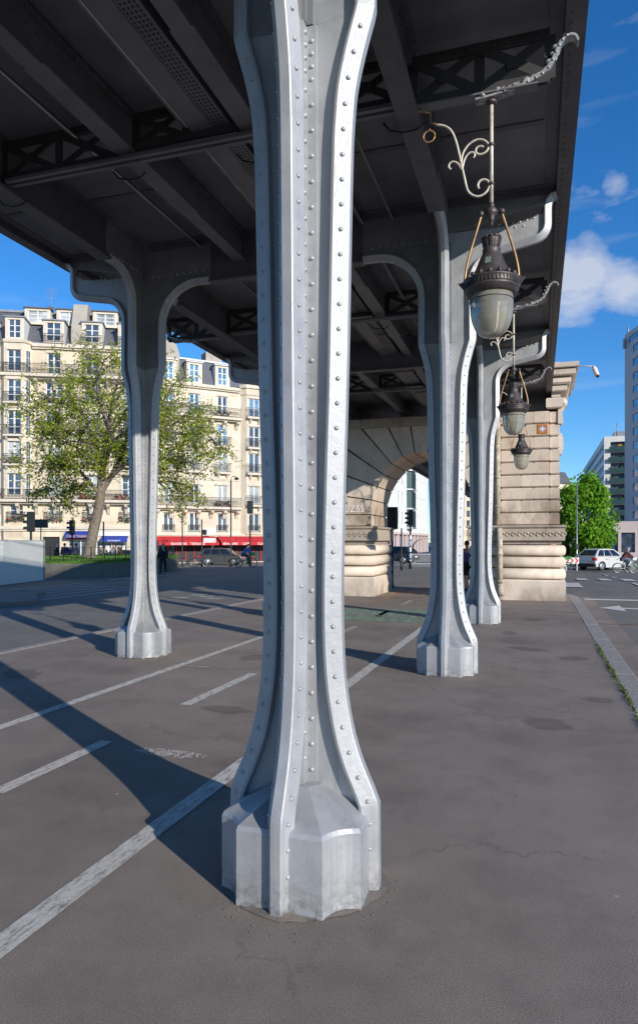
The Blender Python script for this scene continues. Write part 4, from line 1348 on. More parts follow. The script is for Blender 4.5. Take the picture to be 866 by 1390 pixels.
mb.poly([(0, 0, 0), (0, 12, 0), (0, 12, 21.3 + ZO), (0, 0, 21.3 + ZO)]); mb.poly([(LEN1, 0, 0), (LEN1, 0, 21.3 + ZO), (LEN1, 12, 21.3 + ZO), (LEN1, 12, 0)])
mb.poly([(0, 12, 0), (LEN1, 12, 0), (LEN1, 12, 21.3 + ZO), (0, 12, 21.3 + ZO)])
mb.build('wall', 'facade', b1)
# projecting oriel at the left bay
ub = fu(22); mb = MB()
ob = [(ub - 1.45, 0), (ub - .95, -.75), (ub + .95, -.75), (ub + 1.45, 0)]
orh = [(u - h_, u + h_, a, c) for (u, h_, a, c, y, nm, x) in wins if y < 0]
facade_sheet(mb, ub - .95, ub + .95, 5.75 + ZO, 21.2 + ZO, orh, .25, -.75)
for s_ in (-1, 1):
    mb.poly([(ub + s_ * .95, -.75, 5.75 + ZO), (ub + s_ * 1.45, 0, 5.75 + ZO), (ub + s_ * 1.45, 0, 21.2 + ZO), (ub + s_ * .95, -.75, 21.2 + ZO)])
mb.prism(ob, lambda p, z: (p[0], p[1], z), 5.6 + ZO, 5.75 + ZO); mb.prism([(ub - 1.55, 0), (ub - 1.0, -.88), (ub + 1.0, -.88), (ub + 1.55, 0)], lambda p, z: (p[0], p[1], z), 21.2 + ZO, 21.5 + ZO)
mb.build('bay_window', 'facade_b', b1)
for (z0, z1, nm) in rows[1:]:                     # narrow side lights on the oriel cheek
    mb = MB(); z0 += ZO; z1 += ZO
    q = lambda f, z, o=0: (ub + .95 + .5 * f + .83 * o, -.75 + .75 * f - .55 * o, z)
    mb.poly([q(.22, z0, .01), q(.78, z0, .01), q(.78, z1, .01), q(.22, z1, .01)]); so_ = mb.build('window', 'pane', b1)
    mb = MB()
    for f in (.22, .5, .78): mb.bar(q(f, z0, .03), q(f, z1, .03), .05, .03)
    for k in range(4): mb.bar(q(.22, z0 + (z1 - z0) * k / 3, .03), q(.78, z0 + (z1 - z0) * k / 3, .03), .05, .03)
    mb.build('frame', 'frame_white', so_)
for (u, h_, a, c, y, nm, x) in wins:
    window(b1, u - h_, u + h_, a, c, y + .2, rb.choice(('pane', 'pane', 'pane_curtain')), 2 if h_ < .7 else 3, 2)
    if nm in 'ACD' or (nm == 'E' and x in (22, 73)):
        wd = h_ + .28
        if nm != 'A':
            mb = MB(); mb.box(u - wd, u + wd, y - .52, y, a - .22, a - .04)
            for s_ in (-1, 1): mb.prism([(0, 0), (-.42, 0), (-.36, -.12), (-.1, -.38), (0, -.45)], lambda p, xx: (xx, y + p[0], a - .23 + p[1]), u + s_ * (wd - .25) - .1, u + s_ * (wd - .25) + .1)
            mb.build('balcony', 'facade_trim', b1)
        railing(b1, u - wd, u + wd, a - .04, a + .92, y - (.46 if nm != 'A' else .12), .4)
        if rb.random() < .6: foliage_box(b1, u - wd, u + wd, y - .45, y - .2, a, a + .55, 50, ('plants', 'plants', 'flowers'), rnd=rb)
    mb = MB(); mb.box(u - h_ - .16, u + h_ + .16, y - .09, y - .003, c + .0, c + .28); mb.box(u - h_ - .16, u - h_ - .01, y - .05, y - .003, a, c); mb.box(u + h_ + .01, u + h_ + .16, y - .05, y - .003, a, c)
    mb.build('surround', 'facade_trim', b1)
# string courses, long balconies
for z, pj, h_, rail, nm in ((5.62, .85, .26, 1, 'balcony'), (17.95, .95, .28, 1, 'balcony'), (21.0, .45, .30, 0, 'cornice'), (2.95, .28, .30, 0, 'string_course'), (8.85, .16, .2, 0, 'string_course'), (11.9, .10, .14, 0, 'string_course'), (14.9, .12, .16, 0, 'string_course')):
    mb = MB(); z += ZO
    segs = [(0, ub - 1.56), (ub + 1.56, LEN1)] if z > 5.7 + ZO and nm != 'balcony' else [(0, LEN1)]
    for s0, s1 in segs: mb.box(s0, s1, -pj, -.001, z, z + h_); mb.box(s0, s1, -pj * .6, -.001, z - .18, z - .002)
    if rail:
        x = .6
        while x < LEN1:
            mb.prism([(0, 0), (-pj * .85, 0), (-pj * .8, -.2), (-pj * .35, -.45), (-.1, -.95), (0, -1.0)], lambda p, xx: (xx, p[0], z - .19 + p[1]), x - .14, x + .14); x += 1.72
    mb.build(nm, 'facade_trim', b1)
    if rail: railing(b1, .05, LEN1 - .05, z + h_, z + h_ + 1.0, -pj + .08)
    if rail and z < 7:
        for x in (125, 172): foliage_box(b1, fu(x) - 1.1, fu(x) + 1.1, -pj + .05, -pj + .3, z + h_, z + h_ + .6, 110, ('plants', 'flowers'), rnd=rb)
# mansard with dormers
mb = MB()
mb.add([(0, .25, 21.3 + ZO), (LEN1, .25, 21.3 + ZO), (LEN1, 2.6, 25.2 + ZO), (0, 2.6, 25.2 + ZO), (0, 9.5, 25.6 + ZO), (LEN1, 9.5, 25.6 + ZO), (0, 12, 21.3 + ZO), (LEN1, 12, 21.3 + ZO)], [(0, 1, 2, 3), (3, 2, 5, 4), (4, 5, 7, 6), (0, 3, 4, 6), (1, 7, 5, 2)])
rf = mb.build('roof', 'slate', b1)
mb = MB(); mb.box(-.1, LEN1 + .1, 2.45, 3.2, 25.16 + ZO, 25.4 + ZO); mb.box(0, LEN1, .05, .4, 21.3 + ZO, 21.52 + ZO); mb.build('gutter', 'zinc', b1)
def dormer(parent, u, hw, z0, z1, yf, yb, roofmat='zinc', pane='pane', cheek='frame_white'):
    mb = MB()
    mb.m = 0
    facade_sheet(mb, u - hw - .28, u + hw + .28, z0 - .25, z1 + .2, [(u - hw, u + hw, z0, z1)], .2, yf)
    mb.m = 1
    for s_ in (-1, 1):
        x = u + s_ * (hw + .28); mb.poly([(x, yf, z0 - .25), (x, yb, z0 - .25), (x, yb, z1 + .2), (x, yf, z1 + .2)])
    mb.m = 2
    mb.box(u - hw - .42, u + hw + .42, yf - .15, yb, z1 + .21, z1 + .33)
    d_ = mb.build('dormer', ['facade_b', cheek, roofmat], parent)
    mb = MB(); mb.box(u - hw + .01, u + hw - .01, yf + .15, yf + .18, z0 + .01, z1 - .01); mb.build('pane', pane, d_)
    mb = MB()
    for x in (u - hw + .05, u, u + hw - .05): mb.box(x - .06, x + .06, yf + .09, yf + .146, z0, z1)
    for k in range(4): z = z0 + (z1 - z0) * k / 3; mb.box(u - hw, u + hw, yf + .095, yf + .146, z - .035, z + .035)
    mb.build('frame', 'frame_white', d_)
for x in (22, 73, 125, 174, -20):
    u = fu(x); dormer(b1, u, .72 if x != 22 else .6, 21.75 + ZO, 23.5 + ZO, -.05 if x != 22 else -.55, 2.2)
    if x != 22: railing(b1, u - 1.05, u + 1.05, 21.5 + ZO, 22.35 + ZO, -.38 if x != 22 else -.8)
for x in (40, 84, 134):
    u = fu(x + 6); dormer(b1, u, .95, 23.95 + ZO, 25.1 + ZO, 1.4, 3.4, 'slate', 'pane_curtain')
mb = MB(); u = fu(110)
mb.prism([(-.4, 21.4), (-.4, 23.0), (.9, 25.9), (3.4, 26.1), (3.4, 21.4)], lambda p, xx: (xx, p[0] + .4, p[1] + ZO), u - .95, u + .45); 
mb.box(fu(162), fu(178), 1.6, 3.4, 23.5 + ZO, 26.0 + ZO); mb.box(fu(198), fu(204) - .02, .5, 8, 21.4 + ZO, 26.4 + ZO)
mb.build('chimney', 'chimney', b1)
mb = MB()
for x in (56, 58.5, 61): mb.lathe([(.16, 0), (.13, .6), (.15, .62)], 10, (fu(x), 3.2, 25.5 + ZO))
mb.build('chimney_pot', 'bark', b1)
mb = MB(); mb.tube([(fu(60), 3, 25.4 + ZO), (fu(60), 3, 28.2 + ZO)], .03, 5)
for k in range(4): mb.bar((fu(60) - .6, 3, 27 + .3 * k + ZO), (fu(60) + .6, 3, 27 + .3 * k + ZO), .025, .025)
mb.build('antenna', 'zinc', b1)
# ground floor: door, shops, awnings, blind, drainpipe
mb = MB(); mb.box(door[0] + .05, door[1] - .05, .2, .26, .1, 2.2 + ZO); 
for k in range(4): mb.box(door[0] + .2 + .4 * k, door[0] + .5 + .4 * k, .17, .199, .3, 2.4)
mb.build('door', 'dark', b1)
for sh in (shop1, shop2, gate):
    mb = MB(); mb.box(sh[0], sh[1], .21, .25, sh[2], sh[3]); mb.m = 1
    n = max(1, int((sh[1] - sh[0]) / 1.0))
    for k in range(n + 1):
        x = sh[0] + (sh[1] - sh[0]) * k / n; mb.box(x - .05, x + .05, .12, .208, sh[2], sh[3])
    mb.m = 2
    if sh is shop2:
        for k in range(5): mb.box(sh[0] + .3 + .55 * k, sh[0] + .7 + .55 * k, .19, .2085, 1.0, 1.9)
    mb.build('shop_front', ['pane', 'frame_white', 'white_wall'], b1)
def awning(parent, a, b, z1, z0, pj, mat, txt=None, tmat='text_gold', size=.3):
    mb = MB()
    mb.add([(a, -.02, z1), (b, -.02, z1), (b, -pj, z0 + .28), (a, -pj, z0 + .28), (a, -pj, z0), (b, -pj, z0), (a, -.02, z1 - .08), (b, -.02, z1 - .08)], [(0, 1, 2, 3), (3, 2, 5, 4), (0, 3, 6), (1, 7, 2)], False)
    n = int((b - a) / .3)
    o = mb.build('awning', mat, parent)
    for t_, x in (txt or []):
        lettering(t_, size, tmat, o, Matrix.Translation((x, -pj - .012, z0 + .14)) @ Matrix.Rotation(R(90), 4, 'X'))
    return o
awning(b1, fu(90), fu(123), 2.85 + ZO, 2.1 + ZO, .8, 'awning_blue', [('CAFE TABAC', fu(107))], 'text_gold', .36)
awning(b1, fu(138), fu(174), 2.25 + ZO, 1.7 + ZO, .7, 'awning_blue', [('boulangerie', fu(156))], 'text_white', .26)
mb = MB(); mb.box(fu(128), fu(176), -.12, -.004, 2.3 + ZO, 2.92 + ZO); mb.build('shop_fascia', 'white_wall', b1)
mb = MB(); mb.box(fu(90), fu(124), -.06, -.004, 1.95 + ZO, 2.3 + ZO); so_ = mb.build('shop_sign', 'awning_red', b1)
mb = MB(); mb.tube([(fu(4), -.1, 0), (fu(4), -.1, 21 + ZO)], .09, 8); mb.build('downpipe', 'zinc', b1)
# --- the second block with the red awnings
Q0, Q1 = site(206, 69.8), site(374, 76.4)
b2, fu2, LEN2 = building_frame('apartment_building', 'cream apartment block with red cafe awnings and slate dormers, right of the leaning tree', Q0, Q1)
rows2 = [(2.75, 4.75), (5.75, 7.75), (9.2, 11.35), (12.0, 14.25), (15.3, 17.3)]
bx = [229, 264, 302, 343]
holes = []; wins = []
ubow = fu2(346)
for x in bx:
    u = fu2(x); hw = .55
    for i, (a, c) in enumerate(rows2):
        hz = .55 if x != 343 else .62
        wins.append((u, hz, a + ZO, c + ZO, -.45 if x == 343 else 0., i, x))
        if x != 343: holes.append((u - hz, u + hz, a + ZO, c + ZO))
mb = MB()
shopr = (fu2(216), fu2(366), .15, 2.2 + ZO)
facade_sheet(mb, 0, LEN2, 0, 18.1 + ZO, holes + [shopr])
mb.poly([(0, 0, 0), (0, 11, 0), (0, 11, 18.1 + ZO), (0, 0, 18.1 + ZO)]); mb.poly([(LEN2, 0, 0), (LEN2, 0, 18.1 + ZO), (LEN2, 11, 18.1 + ZO), (LEN2, 11, 0)])
mb.poly([(0, 11, 0), (LEN2, 11, 0), (LEN2, 11, 18.1 + ZO), (0, 11, 18.1 + ZO)])
mb.build('wall', 'facade_b', b2)
ubw = fu2(343); mb = MB()
facade_sheet(mb, ubw - .9, ubw + .9, 2.5 + ZO, 18.4 + ZO, [(u - h_, u + h_, a, c) for (u, h_, a, c, y, i, x) in wins if x == 343], .2, -.45)
for s_ in (-1, 1): mb.poly([(ubw + s_ * .9, -.45, 2.5 + ZO), (ubw + s_ * 1.4, 0, 2.5 + ZO), (ubw + s_ * 1.4, 0, 18.4 + ZO), (ubw + s_ * .9, -.45, 18.4 + ZO)])
mb.prism([(ubw - 1.55, 0), (ubw - 1.0, -.62), (ubw + 1.0, -.62), (ubw + 1.55, 0)], lambda p, z: (p[0], p[1], z), 18.4 + ZO, 18.75 + ZO)
mb.prism([(ubw - 1.5, 0), (ubw - .95, -.55), (ubw + .95, -.55), (ubw + 1.5, 0)], lambda p, z: (p[0], p[1], z), 17.65 + ZO, 17.85 + ZO)
mb.build('bay_window', 'facade_b', b2)
for (u, h_, a, c, y, i, x) in wins:
    window(b2, u - h_, u + h_, a, c, y + .16, ('pane', 'pane_curtain', 'pane_curtain', 'pane_blue', 'pane_blue')[i] if rb.random() < .8 else 'pane', 2, 1 if i > 2 else 0)
    wd = h_ + .3
    if i in (0,): railing(b2, u - h_ - .1, u + h_ + .1, a - .02, a + .75, y - .1)
    if i in (2, 3) or (i in (1, 4) and x == 343):
        mb = MB(); mb.box(u - wd, u + wd, y - .5, y - .001, a - .25, a - .05)
        for s_ in (-1, 1): mb.prism([(0, 0), (-.4, 0), (-.3, -.2), (-.1, -.5), (0, -.55)], lambda p, xx: (xx, y + p[0], a - .26 + p[1]), u + s_ * .5 - .1, u + s_ * .5 + .1)
        mb.build('balcony', 'facade_trim', b2)
        railing(b2, u - wd, u + wd, a - .05, a + .95, y - .44, .4)
    mb = MB(); mb.box(u - h_ - .14, u + h_ + .14, y - .08, y - .003, c, c + .25); mb.build('surround', 'facade_trim', b2)
for z, pj, h_, rail in ((5.15, .8, .25, 1), (14.75, .8, .25, 1), (18.0, .4, .3, 0), (2.35, .3, .2, 0), (8.4, .12, .2, 0), (11.6, .1, .12, 0)):
    z += ZO; mb = MB()
    s1 = LEN2 if z < 3 else ubw - 1.56
    mb.box(0, s1, -pj, -.001, z, z + h_); mb.box(0, s1, -pj * .6, -.001, z - .15, z - .002)
    if rail:
        x = .5
        while x < s1:
            mb.prism([(0, 0), (-pj * .85, 0), (-pj * .8, -.2), (-pj * .35, -.4), (-.1, -.8), (0, -.85)], lambda p, xx: (xx, p[0], z - .16 + p[1]), x - .16, x + .16); x += 1.45
    mb.build('balcony' if rail else 'string_course', 'facade_trim', b2)
    if rail:
        railing(b2, .05, s1 - .02, z + h_, z + h_ + 1.0, -pj + .07)
        foliage_box(b2, fu2(290), fu2(312), -pj + .1, -pj + .35, z + h_, z + h_ + .7, 120, ('plants', 'plants', 'flowers'), rnd=rb)
mb = MB()
mb.add([(0, .2, 18.3 + ZO), (LEN2, .2, 18.3 + ZO), (LEN2, 1.3, 21.1 + ZO), (0, 1.3, 21.1 + ZO), (0, 8, 21.6 + ZO), (LEN2, 8, 21.6 + ZO), (0, 11, 18.3 + ZO), (LEN2, 11, 18.3 + ZO)], [(0, 1, 2, 3), (3, 2, 5, 4), (4, 5, 7, 6), (0, 3, 4, 6), (1, 7, 5, 2)])
mb.build('roof', 'slate', b2)
mb = MB(); mb.box(0, LEN2, 1.15, 1.6, 21.08 + ZO, 21.25 + ZO); mb.build('gutter', 'zinc', b2)
for x in (229, 264, 302): dormer(b2, fu2(x), .55, 18.55 + ZO, 20.35 + ZO, .0, 1.6, 'zinc', 'pane_blue')
mb = MB(); mb.prism([(.6, 18.3), (.6, 21.4), (2.2, 23.2), (4.5, 23.2), (4.5, 18.3)], lambda p, xx: (xx, p[0], p[1] + ZO), fu2(214), fu2(246)); mb.box(fu2(290), fu2(312), 2.5, 4, 21.2 + ZO, 22.6 + ZO); mb.build('chimney', 'chimney', b2)
mb = MB(); mb.box(shopr[0], shopr[1], .3, .34, .15, 2.2 + ZO); mb.m = 1
for k in range(14):
    x = shopr[0] + (shopr[1] - shopr[0]) * k / 13; mb.box(x - .05, x + .05, .2, .298, .15, 2.2 + ZO)
mb.build('shop_front', ['dark', 'awning_red'], b2)
aw0 = fu2(210)
awning(b2, aw0, fu2(291), 2.35 + ZO, 1.35 + ZO, 1.5, 'awning_red', [('BRASSERIE', fu2(237)), ('TERRASSE', fu2(262))], 'text_white', .36)
awning(b2, fu2(294), fu2(368), 2.35 + ZO, 1.35 + ZO, 1.5, 'awning_red', [('BRASSERIE', fu2(306)), ('CAFE', fu2(327)), ('CUISINE', fu2(350))], 'text_white', .36)
# --- plain white neighbour at the far left edge
P2, P3 = site(-60, 74), site(6, 73)
b3, fu3, LEN3 = building_frame('apartment_building', 'plain white rendered building at the far left picture edge', P2, P3)
mb = MB(); hl = [(fu3(-18) - .5, fu3(-18) + .5, 4 + 3 * k, 5.8 + 3 * k) for k in range(6)]
facade_sheet(mb, 0, LEN3, 0, 25.2, hl); mb.poly([(LEN3, 0, 0), (LEN3, 10, 0), (LEN3, 10, 25.2), (LEN3, 0, 25.2)]); mb.poly([(0, 0, 25.2), (LEN3, 0, 25.2), (LEN3, 10, 25.2), (0, 10, 25.2)])
mb.build('wall', 'white_wall', b3)
for h_ in hl: window(b3, *h_, .15)
# --- bright white block seen through the arch: faces the avenue
bw = thing('apartment_building', 'bright white apartment block with a green glazed bay, seen through the stone arch', 'building', (-20.0, 91, -.2), R(90))
mb = MB(); hl = []
for k in range(12):
    for j in range(5): hl.append((1.2 + 3.1 * k, 2.3 + 3.1 * k, 4.6 + 3.1 * j, 6.5 + 3.1 * j))
hl = [h_ for h_ in hl if not 17.5 < h_[0] < 23]
facade_sheet(mb, 0, 40, 3.4, 20, hl, .2); mb.poly([(0, 0, 3.4), (0, 0, 20), (0, 10, 20), (0, 10, 3.4)]); mb.poly([(0, 0, 20), (40, 0, 20), (40, 10, 20), (0, 10, 20)]); mb.poly([(40, 0, 0), (40, 10, 0), (40, 10, 20), (40, 0, 20)])
mb.build('wall', 'white_wall', bw)
for h_ in hl:
    mb = MB(); mb.box(h_[0], h_[1], .12, .16, h_[2], h_[3]); mb.box(h_[0] + .5, h_[0] + .6, .05, .118, h_[2], h_[3]); mb.build('window', 'white_block' if (h_[0] * 7 + h_[2]) % 3 > 1.2 else 'pane_curtain', bw)
mb = MB()
for k in range(11): mb.box(.3 + 3.6 * k, 3.3 + 3.6 * k, .3, .4, .1, 3.0)
mb.m = 1
for k in range(12): mb.box(-.3 + 3.6 * k, .3 + 3.6 * k, -.1, .29, 0, 3.35)
mb.box(0, 40, -.2, .28, 3.02, 3.38)
mb.build('shop_front', ['pane', 'tower'], bw)
mb = MB()
for j in range(5):
    z = 4.0 + 3.1 * j; mb.m = 0; mb.prism([(17.6, 0), (18.2, -.9), (21.8, -.9), (22.4, 0)], lambda p, zz_: (p[0], p[1], zz_), z, z + .25)
    mb.m = 1; mb.prism([(17.8, 0), (18.4, -.75), (21.6, -.75), (22.2, 0)], lambda p, zz_: (p[0], p[1], zz_), z + .26, z + 2.95)
    mb.m = 2
    for k in range(5): mb.bar((18.4 + .8 * k, -.78, z + .26), (18.4 + .8 * k, -.78, z + 2.95), .06, .05)
mb.build('glazed_bay', ['zinc', 'shutter_teal', 'iron_black'], bw)
bz = thing('apartment_building', 'narrow beige building left of the white block, seen past the left pier', 'building', (-20.4, 79, -.2), R(90))
mb = MB(); hl = [(2 + 3 * k, 3.1 + 3 * k, 3.8 + 3 * j, 5.7 + 3 * j) for k in range(3) for j in range(5)]
facade_sheet(mb, 0, 11.6, 0, 19, hl); mb.poly([(0, 0, 0), (0, 0, 19), (0, 9, 19), (0, 9, 0)]); mb.poly([(0, 0, 19), (11.6, 0, 19), (11.6, 9, 19), (0, 9, 19)])
mb.build('wall', 'facade', bz)
for h_ in hl: window(bz, *h_, .15)
# --- the white balcony block on the right avenue
C0 = site(820, 186)
br = thing('apartment_building', 'tall white block with dark green balconies beyond the green tree', 'building', (C0.x, C0.y, 0), 0)
HT = 30.3; WF = 7.0
mb = MB(); hl = [(1.6, 5.2, HT - 3.9 - 2.85 * k, HT - 1.5 - 2.85 * k) for k in range(9)]
facade_sheet(mb, 0, WF, 0, HT, hl, 1.2)
hl2 = [(1.0 + 6.4 * k, 6.6 + 6.4 * k, HT - 3.4 - 2.85 * j, HT - 1.9 - 2.85 * j) for k in range(13) for j in range(9)]
o2 = MB(); facade_sheet(o2, 0, 85, 0, HT, hl2, .25)
mb.add([(p[1], p[0], p[2]) for p in o2.v], o2.f)
mb.poly([(0, 0, HT), (WF, 0, HT), (WF, 85, HT), (0, 85, HT)]); mb.poly([(WF, 0, 0), (WF, 85, 0), (WF, 85, HT), (WF, 0, HT)])
mb.build('wall', 'white_block', br)
mb = MB()
for h_ in hl2: mb.box(.2, .24, h_[0], h_[1], h_[2], h_[3])
mb.build('window_band', 'pane_blue', br)
for h_ in hl:
    mb = MB(); mb.box(h_[0], h_[1], 1.1, 1.15, h_[2], h_[3]); 
    mb.build('window', 'pane', br)
    mb = MB(); mb.box(h_[0] - .35, h_[1] + .35, -.8, 0, h_[2] - .2, h_[2] - .003); mb.box(h_[0] - .35, h_[1] + .35, -.82, -.78, h_[2], h_[2] + 1.0); mb.build('balcony', 'shutter_teal', br)
    foliage_box(br, h_[0] - .3, h_[1] + .3, -.75, -.2, h_[2], h_[2] + 1.5, 30, ('plants',), s=.28, rnd=rb)
mb = MB(); mb.box(3.6, 4.4, .2, .6, HT - 3.6, HT - 2.2); mb.build('yellow_blind', 'orange_canvas', br)
mb = MB(); mb.box(2.8, 6.4, 3, 8, HT, HT + 1.7); mb.tube([(3.6, 3, HT), (3.6, 3, HT + 4)], .15, 6); mb.build('roof_plant', 'zinc', br)
# --- the mauve-grey tower at the right edge
T1 = site(848, 150); T0 = site(986, 110)
tw = thing('tower_block', 'tall mauve-grey tower block in shade at the right picture edge', 'building', (T1.x, T1.y, 0), math.atan2(T0.y - T1.y, T0.x - T1.x))
LT = (T0 - T1).length; HT = 47
mb = MB(); hl = [(4.2 + 4.2 * k, 6.9 + 4.2 * k, HT - 5.0 - 2.95 * j, HT - 3.4 - 2.95 * j) for k in range(9) for j in range(13)]
hl = [h_ for h_ in hl if h_[1] < LT - .3]
facade_sheet(mb, 0, LT, 0, HT, hl + [(2.0, LT - .6, HT - 2.4, HT - 1.1)], .2)
mb.poly([(0, 0, 0), (0, 18, 0), (0, 18, HT), (0, 0, HT)]); mb.poly([(LT, 0, 0), (LT, 0, HT), (LT, 18, HT), (LT, 18, 0)]); mb.poly([(0, 0, HT), (LT, 0, HT), (LT, 18, HT), (0, 18, HT)])
mb.build('wall', 'tower', tw)
for h_ in hl + [(2.0, LT - .6, HT - 2.4, HT - 1.1)]:
    mb = MB(); mb.box(h_[0], h_[1], .15, .2, h_[2], h_[3]); mb.build('window', 'pane_blue', tw)
mb = MB(); mb.box(.1, 1.0, -.5, .5, HT - 3, HT - 1); mb.tube([(.5, .5, HT), (.5, .5, HT + 1.6)], .2, 8); mb.build('roof_mast', 'zinc', tw)
# --- distant dark-roofed block behind the tree on the right
D0, D1 = site(748, 120), site(776, 124)
bd, fd, LD = building_frame('apartment_building', 'distant dark-topped pale building just right of the stone pier', D0, D1)
mb = MB(); hl = [(.6 + 1.9 * k, 1.6 + 1.9 * k, 3.5 + 2.9 * j, 5.2 + 2.9 * j) for k in range(int(LD / 1.9)) for j in range(3)]
facade_sheet(mb, 0, LD, 0, 12.6, hl); mb.poly([(LD, 0, 0), (LD, 9, 0), (LD, 9, 12.6), (LD, 0, 12.6)])
mb.build('wall', 'facade_b', bd)
mb = MB(); mb.prism([(-.1, 12.6), (1.4, 15.0), (8, 15.0), (9, 12.6)], lambda p, xx: (xx, p[0], p[1]), -.1, LD + .1); mb.build('roof', 'slate', bd)
for h_ in hl: window(bd, *h_, .15)
Z0, Z1 = site(590, 210), site(742, 235)
bq, fq, LQ = building_frame('apartment_building', 'very distant pale block closing the avenue, glimpsed between the columns', Z0, Z1)
mb = MB(); hl = [(1 + 3 * k, 2.3 + 3 * k, 4 + 3.1 * j, 6 + 3.1 * j) for k in range(int(LQ / 3)) for j in range(6)]
facade_sheet(mb, 0, LQ, 0, 24, hl); mb.poly([(0, 0, 24), (LQ, 0, 24), (LQ, 10, 24), (0, 10, 24)]); mb.build('wall', 'facade_b', bq)
for h_ in hl[:60]:
    mb = MB(); mb.box(h_[0], h_[1], .2, .25, h_[2], h_[3]); mb.build('window', 'pane', bq)
# low dark parade behind the cars on the right
E0, E1 = site(770, 100), site(866, 96)
be, fe, LE = building_frame('apartment_building', 'dark shaded ground-floor front behind the parked car and tree trunk on the right', E0, E1)
mb = MB(); facade_sheet(mb, 0, LE, 0, 5.2, [(.6 + 2.2 * k, 2.4 + 2.2 * k, .8, 3.6) for k in range(int(LE / 2.2))], .3); mb.poly([(0, 0, 0), (0, 0, 5.2), (0, 6, 5.2), (0, 6, 0)]); mb.poly([(0, 0, 5.2), (LE, 0, 5.2), (LE, 6, 5.2), (0, 6, 5.2)])
mb.build('wall', 'tower', be)
for k in range(int(LE / 2.2)):
    mb = MB(); mb.box(.6 + 2.2 * k, 2.4 + 2.2 * k, .25, .3, .8, 3.6); mb.build('window', 'pane', be)

# ------------------------------------------------------------------ left: hoarding, lawn, railing
ho = thing('hoarding', 'blank off-white site hoarding standing at the far left edge', 'hoarding', (-22.1, 26.5, -.12), 0)
mb = MB(); hp = [(-21.0, 16.0), (-21.3, 23.2), (-22.1, 26.6)]
for (x0, y0), (x1, y1) in zip(hp[:-1], hp[1:]):
    mb.bar((x0 + 22.1, y0 - 26.5, .93), (x1 + 22.1, y1 - 26.5, .93), .12, 1.82)
mb.build('panel', 'offwhite', ho)
mb = MB(); mb.bar((0, .16, 0), (0, .16, 1.9), .14, .14); mb.bar((-.8, -3.3, 1.87), (.0, 0, 1.87), .2, .05); mb.build('end_post', 'zinc', ho)
LAWN = [(-24.5, 28.6), (-22.6, 28.9), (-21.3, 30.6), (-21.0, 33.2), (-21.6, 37.5), (-23.2, 41.2), (-25.2, 43.2), (-33, 41), (-40, 36), (-40, 24), (-30, 26.5)]
LWC = crom([(x, y, 0) for x, y in LAWN] + [(LAWN[0][0], LAWN[0][1], 0)], 3)[:-1]
LWP = [(p.x, p.y) for p in LWC]
lw = thing('planter_wall', 'low mossy dark concrete wall holding up the raised lawn under the leaning tree', 'wall', (-28, 33, -.3))
mb = MB(); mb.T = Matrix.Translation((28, -33, .3)); mb.prism(LWP, lambda p, z: (p[0], p[1], z), -.3, .60); mb.build('wall_body', 'concrete', lw)
mb = MB(); mb.T = Matrix.Translation((28, -33, .3)); cxy = (-29.5, 33.5)
mb.prism([(cxy[0] + (p[0] - cxy[0]) * .985, cxy[1] + (p[1] - cxy[1]) * .985) for p in LWP], lambda p, z: (p[0], p[1], z), .55, .72)
mb.build('turf', 'grass', lw)
mb = MB(); rg = random.Random(4)
for k in range(16000):
    x = rg.uniform(-30, -21); y = rg.uniform(27, 43)
    fx, fy = (x - cxy[0]) / 1, (y - cxy[1]) / 1
    # inside test against the shrunk outline
    ins = False; n = len(LWP)
    for i in range(n):
        x1, y1 = LWP[i]; x2, y2 = LWP[(i + 1) % n]
        if (y1 > y) != (y2 > y) and x < (x2 - x1) * (y - y1) / (y2 - y1) + x1: ins = not ins
    if not ins: continue
    a = rg.uniform(0, 6.28); h_ = rg.uniform(.06, .16); dx, dy = .03 * math.cos(a), .03 * math.sin(a)
    mb.poly([(x - dx, y - dy, .70), (x + dx, y + dy, .70), (x + rg.gauss(0, .03), y + rg.gauss(0, .03), .70 + h_)])
g = mb.build('grass', 'grass'); g['kind'] = 'stuff'; tag(g, 'short green grass on the raised lawn under the leaning tree', 'grass')
rl = thing('lawn_railing', 'thin dark railing along the edge of the raised lawn', 'railing', (-22, 34, .7))
mb = MB(); mb.T = Matrix.Translation((22, -34, -.7))
rp = [(cxy[0] + (p.x - cxy[0]) * .965, cxy[1] + (p.y - cxy[1]) * .965) for p in LWC[1:20]]
for (a, b) in zip(rp[:-1], rp[1:]):
    for z in (.82, 1.12, 1.42): mb.bar((a[0], a[1], z), (b[0], b[1], z), .02, .02)
mb.build('rail', 'iron_black', rl)
for (a, b) in zip(rp[:-1], rp[1:]):
    l = math.hypot(b[0] - a[0], b[1] - a[1]); n_ = max(1, int(l / .9))
    for k in range(n_):
        mb = MB(); mb.T = Matrix.Translation((22, -34, -.7)); mb.bar((a[0] + (b[0] - a[0]) * k / n_, a[1] + (b[1] - a[1]) * k / n_, .7), (a[0] + (b[0] - a[0]) * k / n_, a[1] + (b[1] - a[1]) * k / n_, 1.45), .035, .035)
        mb.build('post', 'iron_black', rl)

